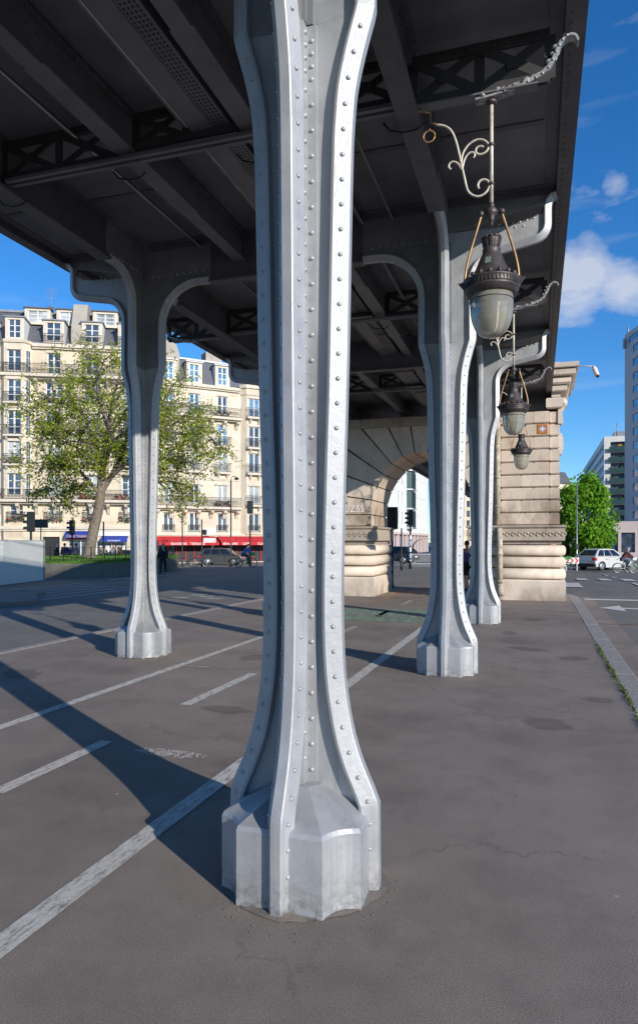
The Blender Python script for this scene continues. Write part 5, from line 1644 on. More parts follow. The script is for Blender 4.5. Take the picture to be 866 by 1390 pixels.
# ------------------------------------------------------------------ trees
def grow(mbw, tips, p, d, ln, r, lev, rnd, droop=0.):
    n = 5; pts = [p]; q = p.copy(); dd = d.copy()
    for k in range(n):
        dd = (dd + Vector((rnd.gauss(0, .16), rnd.gauss(0, .16), rnd.gauss(0, .10) - droop * .1))).normalized()
        q = q + dd * ln / n; pts.append(q.copy())
    mbw.tube(pts, [r * (1 - .6 * k / n) for k in range(n + 1)], 7 if lev > 1 else 4, True)
    if lev <= 0 or lev == 1:
        tips.append((pts, lev))
    if lev > 0:
        for k in range(rnd.choice((3, 4))):
            i = rnd.randint(2, n); a = Vector((rnd.gauss(0, 1), rnd.gauss(0, 1), rnd.gauss(.1, .7))).normalized()
            nd = (dd * .75 + a * .75).normalized()
            grow(mbw, tips, pts[i], nd, ln * rnd.uniform(.5, .72), r * .42, lev - 1, rnd, droop)
def leaves(mb, tips, per, size, spread, rnd):
    for pts, lev in tips:
        for k in range(per if lev == 0 else per // 2):
            b = pts[rnd.randint(1, len(pts) - 1)]
            c = b + Vector((rnd.gauss(0, spread), rnd.gauss(0, spread), rnd.gauss(-.08, spread)))
            u = Vector((rnd.gauss(0, 1), rnd.gauss(0, 1), rnd.gauss(0, .8))).normalized(); v = u.orthogonal().normalized()
            v = (Matrix.Rotation(rnd.uniform(0, 6.28), 3, u) @ v)
            s = size * rnd.uniform(.6, 1.3)
            mb.poly([c - u * s, c + v * s * .5, c + u * s, c - v * s * .5])
rt = random.Random(14)
D1T = 37.5
def tp(x, y, dz=0): 
    d = D1T + dz; p = site(x, d); p.z = elev(y, d); return p
tr = thing('leafy_tree', 'tall leaning tree with sparse young olive leaves on the raised lawn at left', 'tree', tp(122, 753))
OFF = Matrix.Translation(-tp(122, 753))
mw = MB(); mw.T = OFF
trunk = crom([tp(121, 757), tp(122, 745), tp(128, 715), tp(134, 690), tp(137, 665), tp(139, 640)], 4)
mw.tube(trunk, [.42, .37, .34, .32, .31, .30, .29, .285, .28, .275, .27, .265, .26, .26, .255, .25, .245, .24, .235, .23, .22][:len(trunk)], 12)
tips = []
limbs = [([(137, 668), (150, 648), (163, 622), (172, 590), (178, 540)], .17, 0), ([(139, 640), (141, 610), (148, 570), (156, 530), (168, 495)], .17, .6),
         ([(136, 672), (122, 655), (108, 640), (92, 632), (70, 628)], .12, -1.2), ([(139, 640), (128, 600), (116, 570), (100, 545), (88, 520)], .14, 1.0),
         ([(150, 648), (172, 628), (200, 605), (226, 585), (248, 565)], .13, -1.5), ([(163, 622), (195, 590), (215, 555), (232, 525)], .11, 1.5),
         ([(172, 628), (200, 630), (225, 622), (255, 628), (275, 612)], .10, -.6), ([(139, 640), (150, 600), (140, 560), (132, 520), (142, 488)], .13, -1.8),
         ([(116, 600), (95, 588), (75, 578), (58, 585)], .09, .4), ([(128, 600), (112, 612), (92, 600), (66, 605)], .08, -2.), ([(178, 560), (200, 540), (226, 545), (258, 552), (280, 575)], .08, .8), ([(150, 560), (170, 520), (190, 490), (215, 500)], .09, -.4), ([(122, 655), (105, 660), (85, 668), (62, 662)], .07, .8), ([(172, 628), (205, 650), (235, 655), (262, 660)], .07, .6), ([(100, 545), (80, 548), (62, 540), (52, 552)], .07, -.5), ([(226, 585), (250, 590), (275, 585), (290, 600)], .06, 1.2), ([(140, 560), (122, 535), (112, 505), (120, 480)], .08, 1.4), ([(150, 600), (185, 575), (200, 560), (190, 530)], .08, -2.4), ([(139, 640), (120, 625), (105, 605), (120, 575)], .08, -2.2)]
for pl, r0, dz in limbs:
    n = len(pl)
    pts = crom([tp(x, y, dz * k / (n - 1) * 1.6) for k, (x, y) in enumerate(pl)], 4)
    mw.tube(pts, [r0 * (1 - .72 * k / (len(pts) - 1)) for k in range(len(pts))], 8)
    for k in range(len(pts) // 4, len(pts)):
        for rep in range(2 if rt.random() < .75 else 1):
            a = Vector((rt.gauss(0, 1), rt.gauss(0, 1), rt.gauss(.15, .6))).normalized()
            dirv = (pts[min(k + 1, len(pts) - 1)] - pts[k - 1]).normalized()
            grow(mw, tips, pts[k], (dirv * .5 + a).normalized(), rt.uniform(.9, 1.7), .035, 1, rt, .9)
    tips.append((pts[-4:], 0))
mw.build('trunk', 'bark', tr)
ml = MB(); ml.T = OFF
leaves(ml, tips, 17, .088, .15, rt)
ml.build('crown', 'leaf_olive', tr)
print('leaf tips', len(tips), 'leaves', len(ml.f))

def round_tree(name, label, base, height, crown_r, crown_z, n_l, size, mat, rnd, sq=(1, 1, 1), group=None):
    tr = thing(name, label, 'tree', base, 0, group)
    mw = MB(); tips = []
    mw.tube([(0, 0, -.2), (.03, 0, crown_z * .4), (-.05, .05, crown_z)], [.2, .16, .1], 8)
    ml = MB()
    lob = []
    for k in range(26):
        a = rnd.uniform(0, 6.28); zf = rnd.uniform(-.85, 1); rr_ = crown_r * math.sqrt(max(0.1, 1 - zf * zf)) * rnd.uniform(.35, .85)
        c = Vector((rr_ * math.cos(a) * sq[0], rr_ * math.sin(a) * sq[1], crown_z + zf * (height - crown_z) * .8))
        lob.append((c, crown_r * rnd.uniform(.22, .42)))
        mw.tube(crom([(0, 0, crown_z * .55), c * .5 + Vector((0, 0, crown_z * .35)), c], 4), [.07, .06, .05, .045, .04, .035, .03, .02, .012], 5)
    mw.build('trunk', 'bark_dark', tr)
    for c, r_ in lob:
        for k in range(n_l // len(lob)):
            v_ = Vector((rnd.gauss(0, 1), rnd.gauss(0, 1), rnd.gauss(0, 1))).normalized() * r_ * rnd.uniform(.45, 1.30)
            p = c + v_
            u = (v_.normalized() * .3 + Vector((rnd.gauss(0, 1), rnd.gauss(0, 1), rnd.gauss(0, 1)))).normalized(); w_ = u.orthogonal().normalized()
            s = size * rnd.uniform(.6, 1.3)
            ml.poly([p - u * s, p + w_ * s * .6, p + u * s, p - w_ * s * .6])
    ml.build('crown', mat, tr)
    return tr
p = site(795, 57); p.z = gz(p.x, p.y)
round_tree('leafy_tree', 'dense bright green street tree behind the white car at right', p, 7.7, 2.55, 4.0, 9500, .16, 'leaf_bright', random.Random(31), (1, 1, 1))
p = site(770, 60); p.z = gz(p.x, p.y)
round_tree('leafy_tree', 'narrower green tree right beside the stone pier edge', p, 7.4, 1.5, 4.2, 4200, .16, 'leaf_bright', random.Random(37))

# ------------------------------------------------------------------ people
def skin_mesh(name, joints, edges, radii, root, mat, parent, sub=2):
    idx = {k: i for i, k in enumerate(joints)}
    me = bpy.data.meshes.new(name); me.from_pydata([joints[k] for k in joints], [(idx[a], idx[b]) for a, b in edges], [])
    me.materials.append(M[mat])
    o = bpy.data.objects.new(name, me); COL.objects.link(o); o.parent = parent
    if not me.skin_vertices:
        bm = bmesh.new(); bm.from_mesh(me); bm.verts.layers.skin.verify(); bm.to_mesh(me); bm.free()
    for k, sv in zip(joints, me.skin_vertices[0].data):
        r_ = radii[k]; sv.radius = r_ if isinstance(r_, tuple) else (r_, r_); sv.use_root = (k == root)
    md = o.modifiers.new('skin', 'SKIN'); md.use_smooth_shade = True
    ms = o.modifiers.new('sub', 'SUBSURF'); ms.levels = ms.render_levels = sub
    return o
def person(label, loc, rot, pose, top, legs_c, hair='hair_dark', shorts=False, group=None, coat=False, bag=None):
    root = thing('person', label, 'person', loc, rot, group)
    J = {}
    if pose == 'ride':
        J.update(pelvis=(0, -.18, .96), belly=(0, -.10, 1.10), chest=(0, .06, 1.30), neck=(0, .16, 1.46), head=(0, .21, 1.58), crown=(0, .21, 1.70))
        for s_, n in ((-1, 'l'), (1, 'r')):
            up = 0 if s_ < 0 else .14
            J.update({'sh' + n: (s_ * .18, .10, 1.38), 'el' + n: (s_ * .25, .25, 1.16), 'wr' + n: (s_ * .24, .44, 1.08), 'ha' + n: (s_ * .24, .51, 1.06),
                      'hip' + n: (s_ * .10, -.16, .93), 'kn' + n: (s_ * .13, .22, .72 + up), 'an' + n: (s_ * .12, .10, .30 + up * 1.5), 'to' + n: (s_ * .12, .26, .24 + up * 1.5)})
    else:
        st = .22 if pose == 'walk' else .03
        J.update(pelvis=(0, 0, .95), belly=(0, .01, 1.10), chest=(0, .02, 1.30), neck=(0, .02, 1.48), head=(0, .04, 1.60), crown=(0, .035, 1.70))
        for s_, n in ((-1, 'l'), (1, 'r')):
            f = st * s_
            J.update({'sh' + n: (s_ * .18, .01, 1.40), 'el' + n: (s_ * .24, -f * .5 - .02, 1.12), 'wr' + n: (s_ * .25, -f * .9 + .07, .88), 'ha' + n: (s_ * .25, -f + .10, .79),
                      'hip' + n: (s_ * .09, 0, .92), 'kn' + n: (s_ * .10, f * .6 + .03, .50), 'an' + n: (s_ * .10, f - (.06 if f < 0 else 0), .10 + (.06 if f < -.1 else 0)), 'to' + n: (s_ * .11, f + .14, .04)})
    rad = dict(pelvis=(.15, .11), belly=(.135, .10), chest=(.16, .11), neck=.052, head=(.078, .095), crown=(.055, .07))
    for n in 'lr': rad.update({'sh' + n: .062, 'el' + n: .043, 'wr' + n: .03, 'ha' + n: (.042, .022), 'hip' + n: .088, 'kn' + n: .06, 'an' + n: .04, 'to' + n: .04})
    E_ = [('pelvis', 'belly'), ('belly', 'chest'), ('chest', 'neck'), ('neck', 'head'), ('head', 'crown')]
    for n in 'lr': E_ += [('chest', 'sh' + n), ('sh' + n, 'el' + n), ('el' + n, 'wr' + n), ('wr' + n, 'ha' + n), ('pelvis', 'hip' + n), ('hip' + n, 'kn' + n), ('kn' + n, 'an' + n), ('an' + n, 'to' + n)]
    skin_mesh('body', J, E_, rad, 'pelvis', 'skin', root)
    def sub(keys, extra, grow_):
        ks = set(keys); JJ = {k: J[k] for k in keys}
        ee = [e for e in E_ if e[0] in ks and e[1] in ks]
        rr_ = {k: (tuple(v + grow_ for v in rad[k]) if isinstance(rad[k], tuple) else rad[k] + grow_) for k in keys}
        return JJ, ee, rr_
    tk = ['pelvis', 'belly', 'chest', 'shl', 'shr', 'ell', 'elr'] + (['wrl', 'wrr'] if coat else [])
    a, b, c = sub(tk, None, .022 if not coat else .034)
    skin_mesh('jacket' if coat else 'shirt', a, b, c, 'belly', top, root)
    lk = ['pelvis', 'hipl', 'hipr', 'knl', 'knr'] + ([] if shorts else ['anl', 'anr'])
    a, b, c = sub(lk, None, .018)
    skin_mesh('shorts' if shorts else 'trousers', a, b, c, 'pelvis', legs_c, root)
    hd = Vector(J['head']); mb = MB()
    mb.ball((hd.x, hd.y - .018, hd.z + .055), .098, 12, 8, (.92, 1.08, .95)); mb.build('hair', hair, root)
    mb = MB()
    for n in 'lr':
        an, to = Vector(J['an' + n]), Vector(J['to' + n]); m_ = (an + to) / 2
        mb.ball((m_.x, m_.y + .01, min(an.z, to.z) + .02), .062, 10, 6, (.75, 2.0, .75))
        mb.build('shoe', 'cloth_black', root); mb = MB()
    # face: nose and ears
    mb = MB(); mb.ball((hd.x, hd.y + .105, hd.z + .01), .016, 6, 4, (.8, 1, 1.3))
    for s_ in (-1, 1):
        mb.ball((hd.x + s_ * .085, hd.y, hd.z + .01), .02, 6, 4, (.5, .8, 1.3))
    mb.build('face', 'skin', root)
    mb = MB()
    for s_ in (-1, 1): mb.ball((hd.x + s_ * .033, hd.y + .092, hd.z + .035), .010, 6, 4)
    mb.build('eye', 'cloth_black', root)
    if bag:
        mb = MB(); mb.cbox(-.15, .15, -.30, -.14, 1.0, 1.42, .05); mb.build('backpack', bag, root)
    return root
p = site(634, 23.6); p.z = -.0
person('runner in a violet top and dark shorts, glimpsed between the second and smallest silver columns', (p.x, p.y, 0), R(20), 'walk', 'cloth_violet', 'cloth_black', 'hair_dark', True)
p = site(221.5, 37.2); person('dark clothed pedestrian walking just right of the left silver column', (p.x, p.y, -.12), R(200), 'walk', 'cloth_black', 'cloth_black', 'hair_grey', False, None, True)
for (x, d, lab, ps, tc_, lc_, hr_, rot) in (
    (77, 50, 'person in a black coat before the dark doorway at left', 'stand', 'cloth_black', 'cloth_black', 'hair_grey', 150),
    (88, 49, 'person in a navy jacket beside the blue cafe awning', 'stand', 'cloth_navy', 'cloth_jeans', 'hair_dark', 60),
    (96, 50.5, 'second dark dressed person under the left edge of the blue cafe awning', 'walk', 'cloth_navy', 'cloth_black', 'hair_dark', 250),
    (104, 49, 'person in a grey top left of the leaning trunk', 'stand', 'cloth_grey', 'cloth_beige', 'hair_dark', 120),
    (140, 50, 'person in a beige top just right of the leaning trunk', 'walk', 'cloth_beige', 'cloth_beige', 'hair_dark', 70),
    (154, 49, 'person in a white shirt before the second blue awning', 'stand', 'cloth_white', 'cloth_jeans', 'hair_dark', 200),
    (162, 49.5, 'person in a brown jacket next to the white shirted person', 'stand', 'cloth_brown', 'cloth_black', 'hair_dark', 100)):
    p = site(x, d); person(lab, (p.x, p.y, gz(p.x, p.y)), R(rot), ps, tc_, lc_, hr_, False, 'people in front of the cafe', tc_ != 'cloth_white')

# ------------------------------------------------------------------ bicycles
def bicycle(label, loc, rot, frame, group=None, basket=True, guard=None, wheelrim='metal', name='bicycle'):
    r = thing(name, label, 'bicycle', loc, rot, group)
    WR = .33
    for y in (-.53, .53):
        mb = MB(); mb.tube([(0, y + WR * math.cos(k * PI / 14), WR + WR * math.sin(k * PI / 14)) for k in range(29)], .022, 6)
        w_ = mb.build('tyre', 'rubber', r)
        mb = MB(); mb.tube([(0, y + (WR - .035) * math.cos(k * PI / 14), WR + (WR - .035) * math.sin(k * PI / 14)) for k in range(29)], .012, 5)
        for k in range(14):
            a = k * PI / 7; mb.bar((0, y, WR), (0, y + (WR - .04) * math.cos(a), WR + (WR - .04) * math.sin(a)), .005, .005)
        mb.tube([(-.05, y, WR), (.05, y, WR)], .03, 8)
        mb.build('rim', wheelrim, w_)
        mb = MB()
        mb.add([(sx, y + (WR + .04) * math.cos(a), WR + (WR + .04) * math.sin(a)) for a in [R(20 + 14 * k) if y < 0 else R(10 + 14 * k) for k in range(12)] for sx in (-.035, .035)], [(2 * k, 2 * k + 1, 2 * k + 3, 2 * k + 2) for k in range(11)], True)
        mb.build('mudguard', guard or frame, r)
    mb = MB()
    for a, b, rr_ in (((0, .05, .30), (0, -.20, .78), .022), ((0, .05, .30), (0, .38, .72), .034), ((0, -.53, WR), (0, .05, .30), .016), ((0, -.53, WR), (0, -.17, .70), .013), ((0, .38, .66), (0, .36, .95), .022), ((0, .38, .68), (0, .53, WR), .018)):
        mb.tube([a, b], rr_, 8)
    mb.build('frame', frame, r)
    mb = MB(); mb.tube(crom([(-.29, .24, 1.04), (-.24, .30, 1.05), (0, .36, 1.0), (.24, .30, 1.05), (.29, .24, 1.04)], 4), .014, 6); mb.build('handlebar', 'bike_black', r)
    mb = MB(); mb.tube([(0, -.19, .74), (0, -.22, .88)], .014, 6); mb.ball((0, -.24, .91), .12, 10, 6, (.8, 1.1, .35)); mb.build('saddle', 'bike_black', r)
    mb = MB(); mb.tube([(-.07, .05, .30), (.07, .05, .30)], .06, 10); mb.bar((.09, .05, .30), (.09, .12, .15), .02, .02); mb.bar((-.09, .05, .30), (-.09, -.02, .45), .02, .02); mb.build('crank', 'bike_black', r)
    if basket:
        mb = MB(); a_ = [(-.17, .42, .86), (.17, .42, .86), (.14, .68, .86), (-.14, .68, .86)]; b_ = [(-.20, .40, 1.08), (.20, .40, 1.08), (.18, .74, 1.08), (-.18, .74, 1.08)]
        mb.add(a_ + b_, [(0, 1, 2, 3), (0, 1, 5, 4), (1, 2, 6, 5), (2, 3, 7, 6), (3, 0, 4, 7)], False); mb.build('basket', guard or frame, r)
    return r
FWD = lambda ang: R(ang)
HEAD = math.degrees(YAW) - 90        # rider facing camera-right
p = site(333.5, 50.8); bicycle('bright green hire bicycle being ridden past the grey minivan', (p.x, p.y, gz(p.x, p.y)), R(HEAD), 'bike_green')
person('cyclist in a blue top riding the bright green hire bicycle', (p.x, p.y, gz(p.x, p.y)), R(HEAD), 'ride', 'cloth_blue', 'cloth_jeans', 'hair_dark', False, None, True)
p = site(849, 46); bicycle('pale blue-white hire bicycle being ridden at right in front of the white car', (p.x, p.y, gz(p.x, p.y)), R(HEAD), 'bike_white', guard='bike_white')
person('cyclist in a maroon top riding in front of the white car', (p.x, p.y, gz(p.x, p.y)), R(HEAD), 'ride', 'cloth_maroon', 'cloth_jeans', 'hair_grey', False, None, True)
pb = [(255, 54, 0, 'parked dark bicycle, leftmost of the pair beside the minivan', 'bike_black'), (271, 54.6, 12, 'parked dark bicycle right behind the minivan', 'bike_black')]
for x, d, a, lab, mt in pb:
    p = site(x, d); bicycle(lab, (p.x, p.y, gz(p.x, p.y)), R(HEAD + 180 + a), mt, 'bicycles parked beside the minivan', False)
for x, d, a, lab, mt in ((754, 46, -35, 'green and white hire bicycle parked at the stone pier edge', 'bike_green'), (760, 48, -30, 'second hire bicycle with a green basket, behind the first at the pier edge', 'bike_green'), (864, 46.5, 0, 'green hire bicycle at the right picture edge', 'bike_green')):
    p = site(x, d); bicycle(lab, (p.x, p.y, gz(p.x, p.y)), R(HEAD + a), mt, 'hire bicycles on the right', True, None, 'bike_white')
# chevron board
p = site(776, 50); ch = thing('chevron_sign', 'low red and white chevron board by the hire bicycles', 'sign', (p.x, p.y, gz(p.x, p.y)), YAW)
mb = MB(); mb.box(-.52, .52, -.03, .0, .5, .95); mb.m = 1
for k in range(3):
    x = -.50 + .34 * k
    mb.prism([(x, .52), (x + .15, .52), (x + .31, .725), (x + .15, .93), (x, .93), (x + .16, .725)], lambda q, y: (q[0], y, q[1]), -.036, -.031)
mb.build('board', ['text_white', 'sign_red'], ch)
mb = MB()
for x in (-.4, .4): mb.box(x - .04, x + .04, .003, .06, 0, .95)
mb.build('post', 'metal', ch)

# ------------------------------------------------------------------ cars
def car(label, loc, rot, paint, kind, L_=4.4, W=1.78, name='parked_car'):
    c = thing(name, label, 'car', loc, rot)
    if kind == 'suv': H, belt = 1.60, 1.0
    elif kind == 'van': H, belt = 1.64, .98
    else: H, belt = 1.45, .92
    xf, xr = L_ / 2, -L_ / 2
    wb = (xr + .78, xf - .85); wr = .34
    # lower body with wheel arches, rounded in plan and section
    def arcpts(xc): return [(xc + (wr + .06) * math.cos(R(180 - 18 * k)), .30 + (wr + .06) * math.sin(R(180 - 18 * k))) for k in range(11)]
    bottom = [(xr + .05, .32), (wb[0] - wr - .06, .26)] + [q for q in arcpts(wb[0]) if q[1] > .26] + [(wb[0] + wr + .06, .22), (wb[1] - wr - .06, .22)] + [q for q in arcpts(wb[1]) if q[1] > .26] + [(wb[1] + wr + .06, .26), (xf - .08, .30)]
    hood = .86 if kind != 'van' else .95
    topo = [(xf, .45), (xf - .02, .62), (xf - .14, .76), (xf - .5, hood), (xf - 1.05, belt), (xr + .25, belt + .04), (xr + .04, belt - .04), (xr, .72), (xr + .01, .5)]
    outl = bottom + topo
    mb = MB(); n = len(outl); v = []; ws = [(-W / 2 + .10, .965, .03), (-W / 2 + .02, .99, .008), (-W / 2, 1, 0), (W / 2, 1, 0), (W / 2 - .02, .99, .008), (W / 2 - .10, .965, .03)]
    for y, sc_, dz in ws:
        for x, z in outl: v.append((x * sc_, y, z - (dz if z > .8 else 0)))
    f = [list(range(n - 1, -1, -1)), [(len(ws) - 1) * n + k for k in range(n)]]
    for i in range(len(ws) - 1):
        for k in range(n): f.append((i * n + k, i * n + (k + 1) % n, (i + 1) * n + (k + 1) % n, (i + 1) * n + k))
    mb.add(v, f, False); mb.build('body', paint, c)
    # greenhouse
    rf0, rf1 = (xf - 1.75, xr + .55) if kind != 'suv' else (xf - 1.85, xr + .72)
    b0, b1_ = xf - .98, xr + .10
    if kind == 'van': b0, rf0 = xf - .62, xf - 1.45
    gy, ry = W / 2 - .06, W / 2 - .27
    base = [(b0, -gy, belt - .01), (b0, gy, belt - .01), (b1_, gy, belt + .02), (b1_, -gy, belt + .02)]
    rfv = [(rf0, -ry, H - .05), (rf0, ry, H - .05), (rf1, ry, H - .04), (rf1, -ry, H - .04)]
    mid = (rf0 + rf1) / 2
    mb = MB(); mb.add(base + rfv + [(mid, -ry + .05, H), (mid, ry - .05, H)], [(0, 1, 5, 4), (1, 2, 6, 5), (2, 3, 7, 6), (3, 0, 4, 7), (4, 5, 9, 8), (8, 9, 6, 7), (5, 6, 9), (4, 8, 7)], False)
    mb.build('cabin', paint, c)
    def lerp(a, b, u): return tuple(a[i] + (b[i] - a[i]) * u for i in range(3))
    def panel(A, B, C, D, u0, u1, v0, v1, nrm, off=.006):
        q = []
        for u, w_ in ((u0, v0), (u1, v0), (u1, v1), (u0, v1)):
            pb_ = lerp(A, B, u); pt_ = lerp(D, C, u); p_ = lerp(pb_, pt_, w_); q.append(tuple(p_[i] + nrm[i] * off for i in range(3)))
        return q
    mb = MB(); mb.poly(panel(base[0], base[1], rfv[1], rfv[0], .06, .94, .06, .92, (.8, 0, .6))); mb.build('windscreen', 'carglass', c)
    mb = MB(); mb.poly(panel(base[3], base[2], rfv[2], rfv[3], .07, .93, .12, .88, (-.9, 0, .3))); mb.build('rear_window', 'carglass', c)
    for s_, (A, B, C, D) in ((-1, (base[3], base[0], rfv[0], rfv[3])), (1, (base[2], base[1], rfv[1], rfv[2]))):
        for u0, u1 in ((.06, .30), (.325, .60), (.625, .92)):
            mb = MB(); mb.poly(panel(A, B, C, D, u0, u1, .10, .90, (0, s_ * .95, .3))); mb.build('side_window', 'carglass', c)
        mb = MB(); mb.cbox(*sorted((b0 - .25, b0 - .05)), *sorted((s_ * gy, s_ * (gy + .2))), belt + .02, belt + .16, .03); mb.build('mirror', paint, c)
        mb = MB(); mb.ball((xf - .16, s_ * (W / 2 - .22), .70), .13, 10, 6, (.9, 1.3, .6)); mb.build('headlight', 'head_light', c)
        mb = MB(); mb.cbox(xr - .015, xr + .22, *sorted((s_ * (W / 2 - .30), s_ * (W / 2 + .006))), belt - .26, belt - .06, .03); mb.build('tail_light', 'red_light', c)
        for x in (xr + 1.55, xf - 1.5):
            mb = MB(); mb.box(x - .004, x + .004, *sorted((s_ * (W / 2 + .001), s_ * (W / 2 + .003))), .34, belt - .03); mb.box(x - .3, x - .12, *sorted((s_ * (W / 2 + .003), s_ * (W / 2 + .02))), belt - .18, belt - .15); mb.build('door_seam', 'rubber', c)
    for x in wb:
        for s_ in (-1, 1):
            mb = MB(); y = s_ * (W / 2 - .12)
            mb.T = Matrix.Translation((x, y, wr)) @ Matrix.Rotation(R(90), 4, 'X')
            mb.lathe([(wr - .10, -.10), (wr - .02, -.10), (wr, -.07), (wr, .07), (wr - .02, .10), (wr - .10, .10)], 22); w_ = mb.build('wheel', 'rubber', c)
            mb = MB(); mb.T = Matrix.Translation((x, y + s_ * .085, wr)) @ Matrix.Rotation(R(90), 4, 'X')
            mb.lathe([(.05, -.02), (.235, -.02), (.24, 0), (.235, .02), (.05, .02)], 20)
            for k in range(5):
                a = k * 2 * PI / 5; mb.bar((0, 0, -s_ * .026), (.2 * math.cos(a), .2 * math.sin(a), -s_ * .026), .07, .012, (0, 0, 1))
            mb.build('rim', 'metal', w_)
    mb = MB(); mb.cbox(xr - .04, xr + .15, -W / 2 + .04, W / 2 - .04, .30, .52, .04); mb.build('bumper', 'rubber', c); mb = MB(); mb.cbox(xf - .14, xf + .03, -W / 2 + .06, W / 2 - .06, .28, .48, .04); mb.build('bumper', 'rubber', c)
    mb = MB(); mb.box(xr - .05, xr - .042, -.26, .26, .55, .66); mb.build('number_plate', 'text_white', c)
    return c
p = site(820, 51); car('white compact sport utility car seen from behind at the right crossing', (p.x, p.y, gz(p.x, p.y)), YAW + R(30), 'car_white', 'suv', 4.25, name='car')
p = site(301.5, 66); car('grey minivan in front of the red cafe awning', (p.x, p.y, gz(p.x, p.y)), YAW + R(-6), 'car_grey', 'van', 4.2, name='car')
p = site(176, 58); car('dark parked car behind the raised lawn beside the left column', (p.x, p.y, gz(p.x, p.y)), YAW + R(4), 'car_dark', 'hatch', 4.0, name='car')
p = site(532, 57); car('dark blue-grey car seen through the stone arch', (p.x, p.y, -.12), YAW + R(150), 'car_dark', 'hatch', 4.2, name='car')
p = site(784, 60); car('dark car hidden in the shade under the bright green tree', (p.x, p.y, gz(p.x, p.y)), YAW + R(10), 'car_dark', 'suv', 4.3, name='car')

# ------------------------------------------------------------------ street furniture
def traffic_light(label, p, h, rot, face=True, name='traffic_light', grp=None):
    r = thing(name, label, 'traffic light', p, rot, grp)
    mb = MB(); mb.lathe([(.10, 0), (.10, .5), (.06, .6), (.05, h)], 12); mb.build('pole', 'pole_dark', r)
    mb = MB(); mb.cbox(-.15, .15, -.14, .14, h - .95, h + .05, .03)
    hd = mb.build('signal_head', 'pole_dark', r)
    for k in range(3):
        z = h - .80 + .31 * k
        mb = MB(); mb.T = Matrix.Translation((-.155, 0, z)) @ Matrix.Rotation(R(90), 4, 'Y'); mb.lathe([(.09, -.01), (.10, .0), (.09, .01)], 14); mb.build('lens', 'lens_off', hd)
        mb = MB(); mb.T = Matrix.Translation((-.15, 0, z))
        mb.add([(x, .11 * math.cos(a), .11 * math.sin(a)) for a in [R(-20 + 22 * k2) for k2 in range(11)] for x in (0, -.20)], [(2 * k2, 2 * k2 + 1, 2 * k2 + 3, 2 * k2 + 2) for k2 in range(10)], True); mb.build('visor', 'pole_dark', hd)
    return r
p = site(42, 34); p.z = -.12; traffic_light('dark traffic light rising behind the off-white hoarding', p, elev(696, 34) + .12, YAW)
p = site(98, 46); p.z = -.12; traffic_light('traffic light seen behind the lawn, left of the leaning trunk', p, elev(707, 46) + .12, YAW)
p = site(557, 46); p.z = -.12; traffic_light('traffic light on a stickered post under the stone arch', p, elev(694, 46) + .12, YAW)
mb = MB()
for k, mt in enumerate((0, 1, 0, 1, 0)): mb.m = mt; mb.lathe([(.075, .3 + .42 * k), (.078, .31 + .42 * k), (.078, .60 + .42 * k), (.075, .61 + .42 * k)], 12)
mb.build('sticker', ['text_white', 'tile_blue'], bpy.data.objects[[o.name for o in scn.objects if o.get('label', '').startswith('traffic light on a stickered')][0]])
def post(label, p, h, r0=.04, name='post', cat='post', mat='pole_dark'):
    r = thing(name, label, cat, p, YAW)
    mb = MB(); mb.lathe([(r0 * 1.8, 0), (r0 * 1.8, .35), (r0, .45), (r0, h)], 10); mb.build('pole', mat, r)
    return r
p = site(55.5, 44); p.z = -.12; s1 = post('street name sign post with a dark plate left of the cafe door', p, elev(704, 44) + .12, .035, 'street_sign', 'sign')
mb = MB(); mb.cbox(-.45, .45, -.04, .04, elev(714, 44), elev(705, 44) + .12, .015); mb.build('plate', 'pole_dark', s1)
p = site(140.5, 44); p.z = -.12; post('thin dark post just right of the leaning trunk', p, elev(708, 44) + .12, .05)
p = site(247.5, 56); p.z = gz(p.x, p.y); post('slim black post standing at the parked bicycles', p, elev(702, 56) - p.z, .05)
p = site(274, 55); p.z = gz(p.x, p.y); sg = post('black signal post with white sign boards in front of the minivan', p, elev(705, 55) - p.z, .05, 'sign_post', 'sign')
mb = MB(); mb.box(.25, 1.15, -.03, 0, elev(726.5, 55) - p.z, elev(717, 55) - p.z); mb.box(.15, 1.12, -.035, -.005, elev(736.5, 55) - p.z, elev(730.5, 55) - p.z); mb.build('board', 'text_white', sg)
mb = MB(); mb.bar((0, 0, elev(728, 55) - p.z), (.6, 0, elev(728, 55) - p.z), .05, .05); mb.build('arm', 'pole_dark', sg)
mb = MB(); mb.cbox(.02, .40, -.2, -.05, elev(726, 55) - p.z, elev(719, 55) - p.z, .04); mb.build('lamp_head', 'pole_dark', sg)
p = site(313.5, 58); p.z = gz(p.x, p.y); lp = post('tall slim street lamp with a round no-parking disc, in front of the red awnings', p, elev(652, 58) - p.z, .06, 'street_lamp', 'street lamp')
h_ = elev(652, 58) - p.z
mb = MB(); mb.tube(crom([(0, 0, h_), (.05, 0, h_ + .25), (.25, 0, h_ + .35), (.45, 0, h_ + .28)], 4), .03, 6); mb.ball((.48, 0, h_ + .15), .17, 10, 6, (1.2, 1.2, .7)); mb.build('lamp_head', 'pole_dark', lp)
zd = elev(733.5, 58) - p.z
mb = MB(); mb.T = Matrix.Translation((0, -.09, zd)) @ Matrix.Rotation(R(90), 4, 'X'); mb.lathe([(.20, -.012), (.20, .012)], 24); mb.m = 1; mb.lathe([(.205, -.02), (.255, -.02), (.255, .02), (.205, .02)], 24)
mb.T = Matrix.Translation((0, -.11, zd)); mb.bar((-.15, 0, .15), (.15, 0, -.15), .05, .01, (0, 1, 0)); mb.build('no_parking_disc', ['sign_blue', 'sign_red'], lp)
p = site(339.5, 52); p.z = -.15; bn = post('dark post with a tall dark panel beside the nearest column, above the cyclist', p, elev(700, 52) + .15, .06, 'traffic_light', 'traffic light')
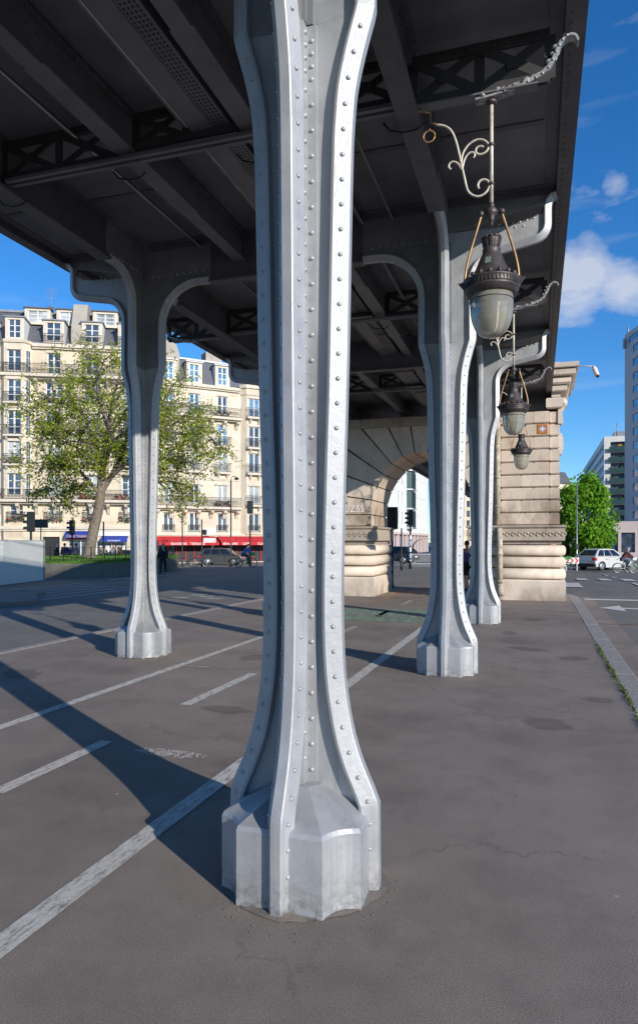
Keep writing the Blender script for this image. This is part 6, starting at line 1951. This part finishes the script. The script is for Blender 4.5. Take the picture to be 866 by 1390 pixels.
mb = MB(); mb.cbox(-.22, .22, -.15, .15, elev(697, 52) + .15, elev(680, 52) + .15, .03); mb.build('signal_head', 'pole_dark', bn)
p = site(545, 44); p.z = -.12; post('slim dark bollard post left of the traffic light under the arch', p, elev(717, 44) + .12, .045)
p = site(783, 52); p.z = gz(p.x, p.y); ml_ = post('thin grey mast in front of the bright green tree', p, elev(655, 52) - p.z, .05, 'street_lamp', 'street lamp', 'metal')
mb = MB(); mb.cbox(-.08, .10, -.1, .1, elev(741, 50) + .1, elev(733, 50) + .12, .02); mb.build('control_box', 'pole_dark', ml_)
p = site(532.5, 26.2); bp = thing('signal_panel', 'black box-shaped signal back beside the left stone pier', 'signal', (p.x, p.y, -.12), YAW)
mb = MB(); mb.cbox(-.20, .20, -.12, .12, 2.3, 3.15, .02); mb.build('box', 'iron_black', bp)
mb = MB(); mb.lathe([(.06, 0), (.045, .3), (.045, 2.3)], 10); mb.build('pole', 'pole_dark', bp)
# orange canopy and grey barrier through the arch
p = site(578, 58); oc = thing('canopy', 'curved orange canopy glimpsed through the arch beside the second column', 'canopy', (p.x, p.y, -.12), YAW)
mb = MB(); mb.add([(1.1 * math.cos(a) , y, 1.35 + .75 * math.sin(a)) for a in [PI * k / 10 for k in range(11)] for y in (-.5, .5)], [(2 * k, 2 * k + 1, 2 * k + 3, 2 * k + 2) for k in range(10)], True); mb.build('cover', 'orange_canvas', oc)
mb = MB()
for x in (-1.08, 1.08): mb.box(x - .03, x + .03, -.5, -.44, 0, 1.36); mb.box(x - .03, x + .03, .44, .5, 0, 1.36)
mb.build('leg', 'metal', oc)
A_, B_ = site(557, 46.5), site(592, 46.5); fb = thing('barrier', 'low grey barrier beyond the arch next to the stickered post', 'barrier', (A_.x, A_.y, -.12), YAW)
ln = (B_ - A_).length
mb = MB()
for z in (.3, .95): mb.box(0, ln, -.02, .02, z, z + .05)
k = 0
while .1 * k < ln: mb.box(.1 * k, .1 * k + .02, -.01, .01, .1, .95); k += 1
mb.build('panel', 'metal', fb)
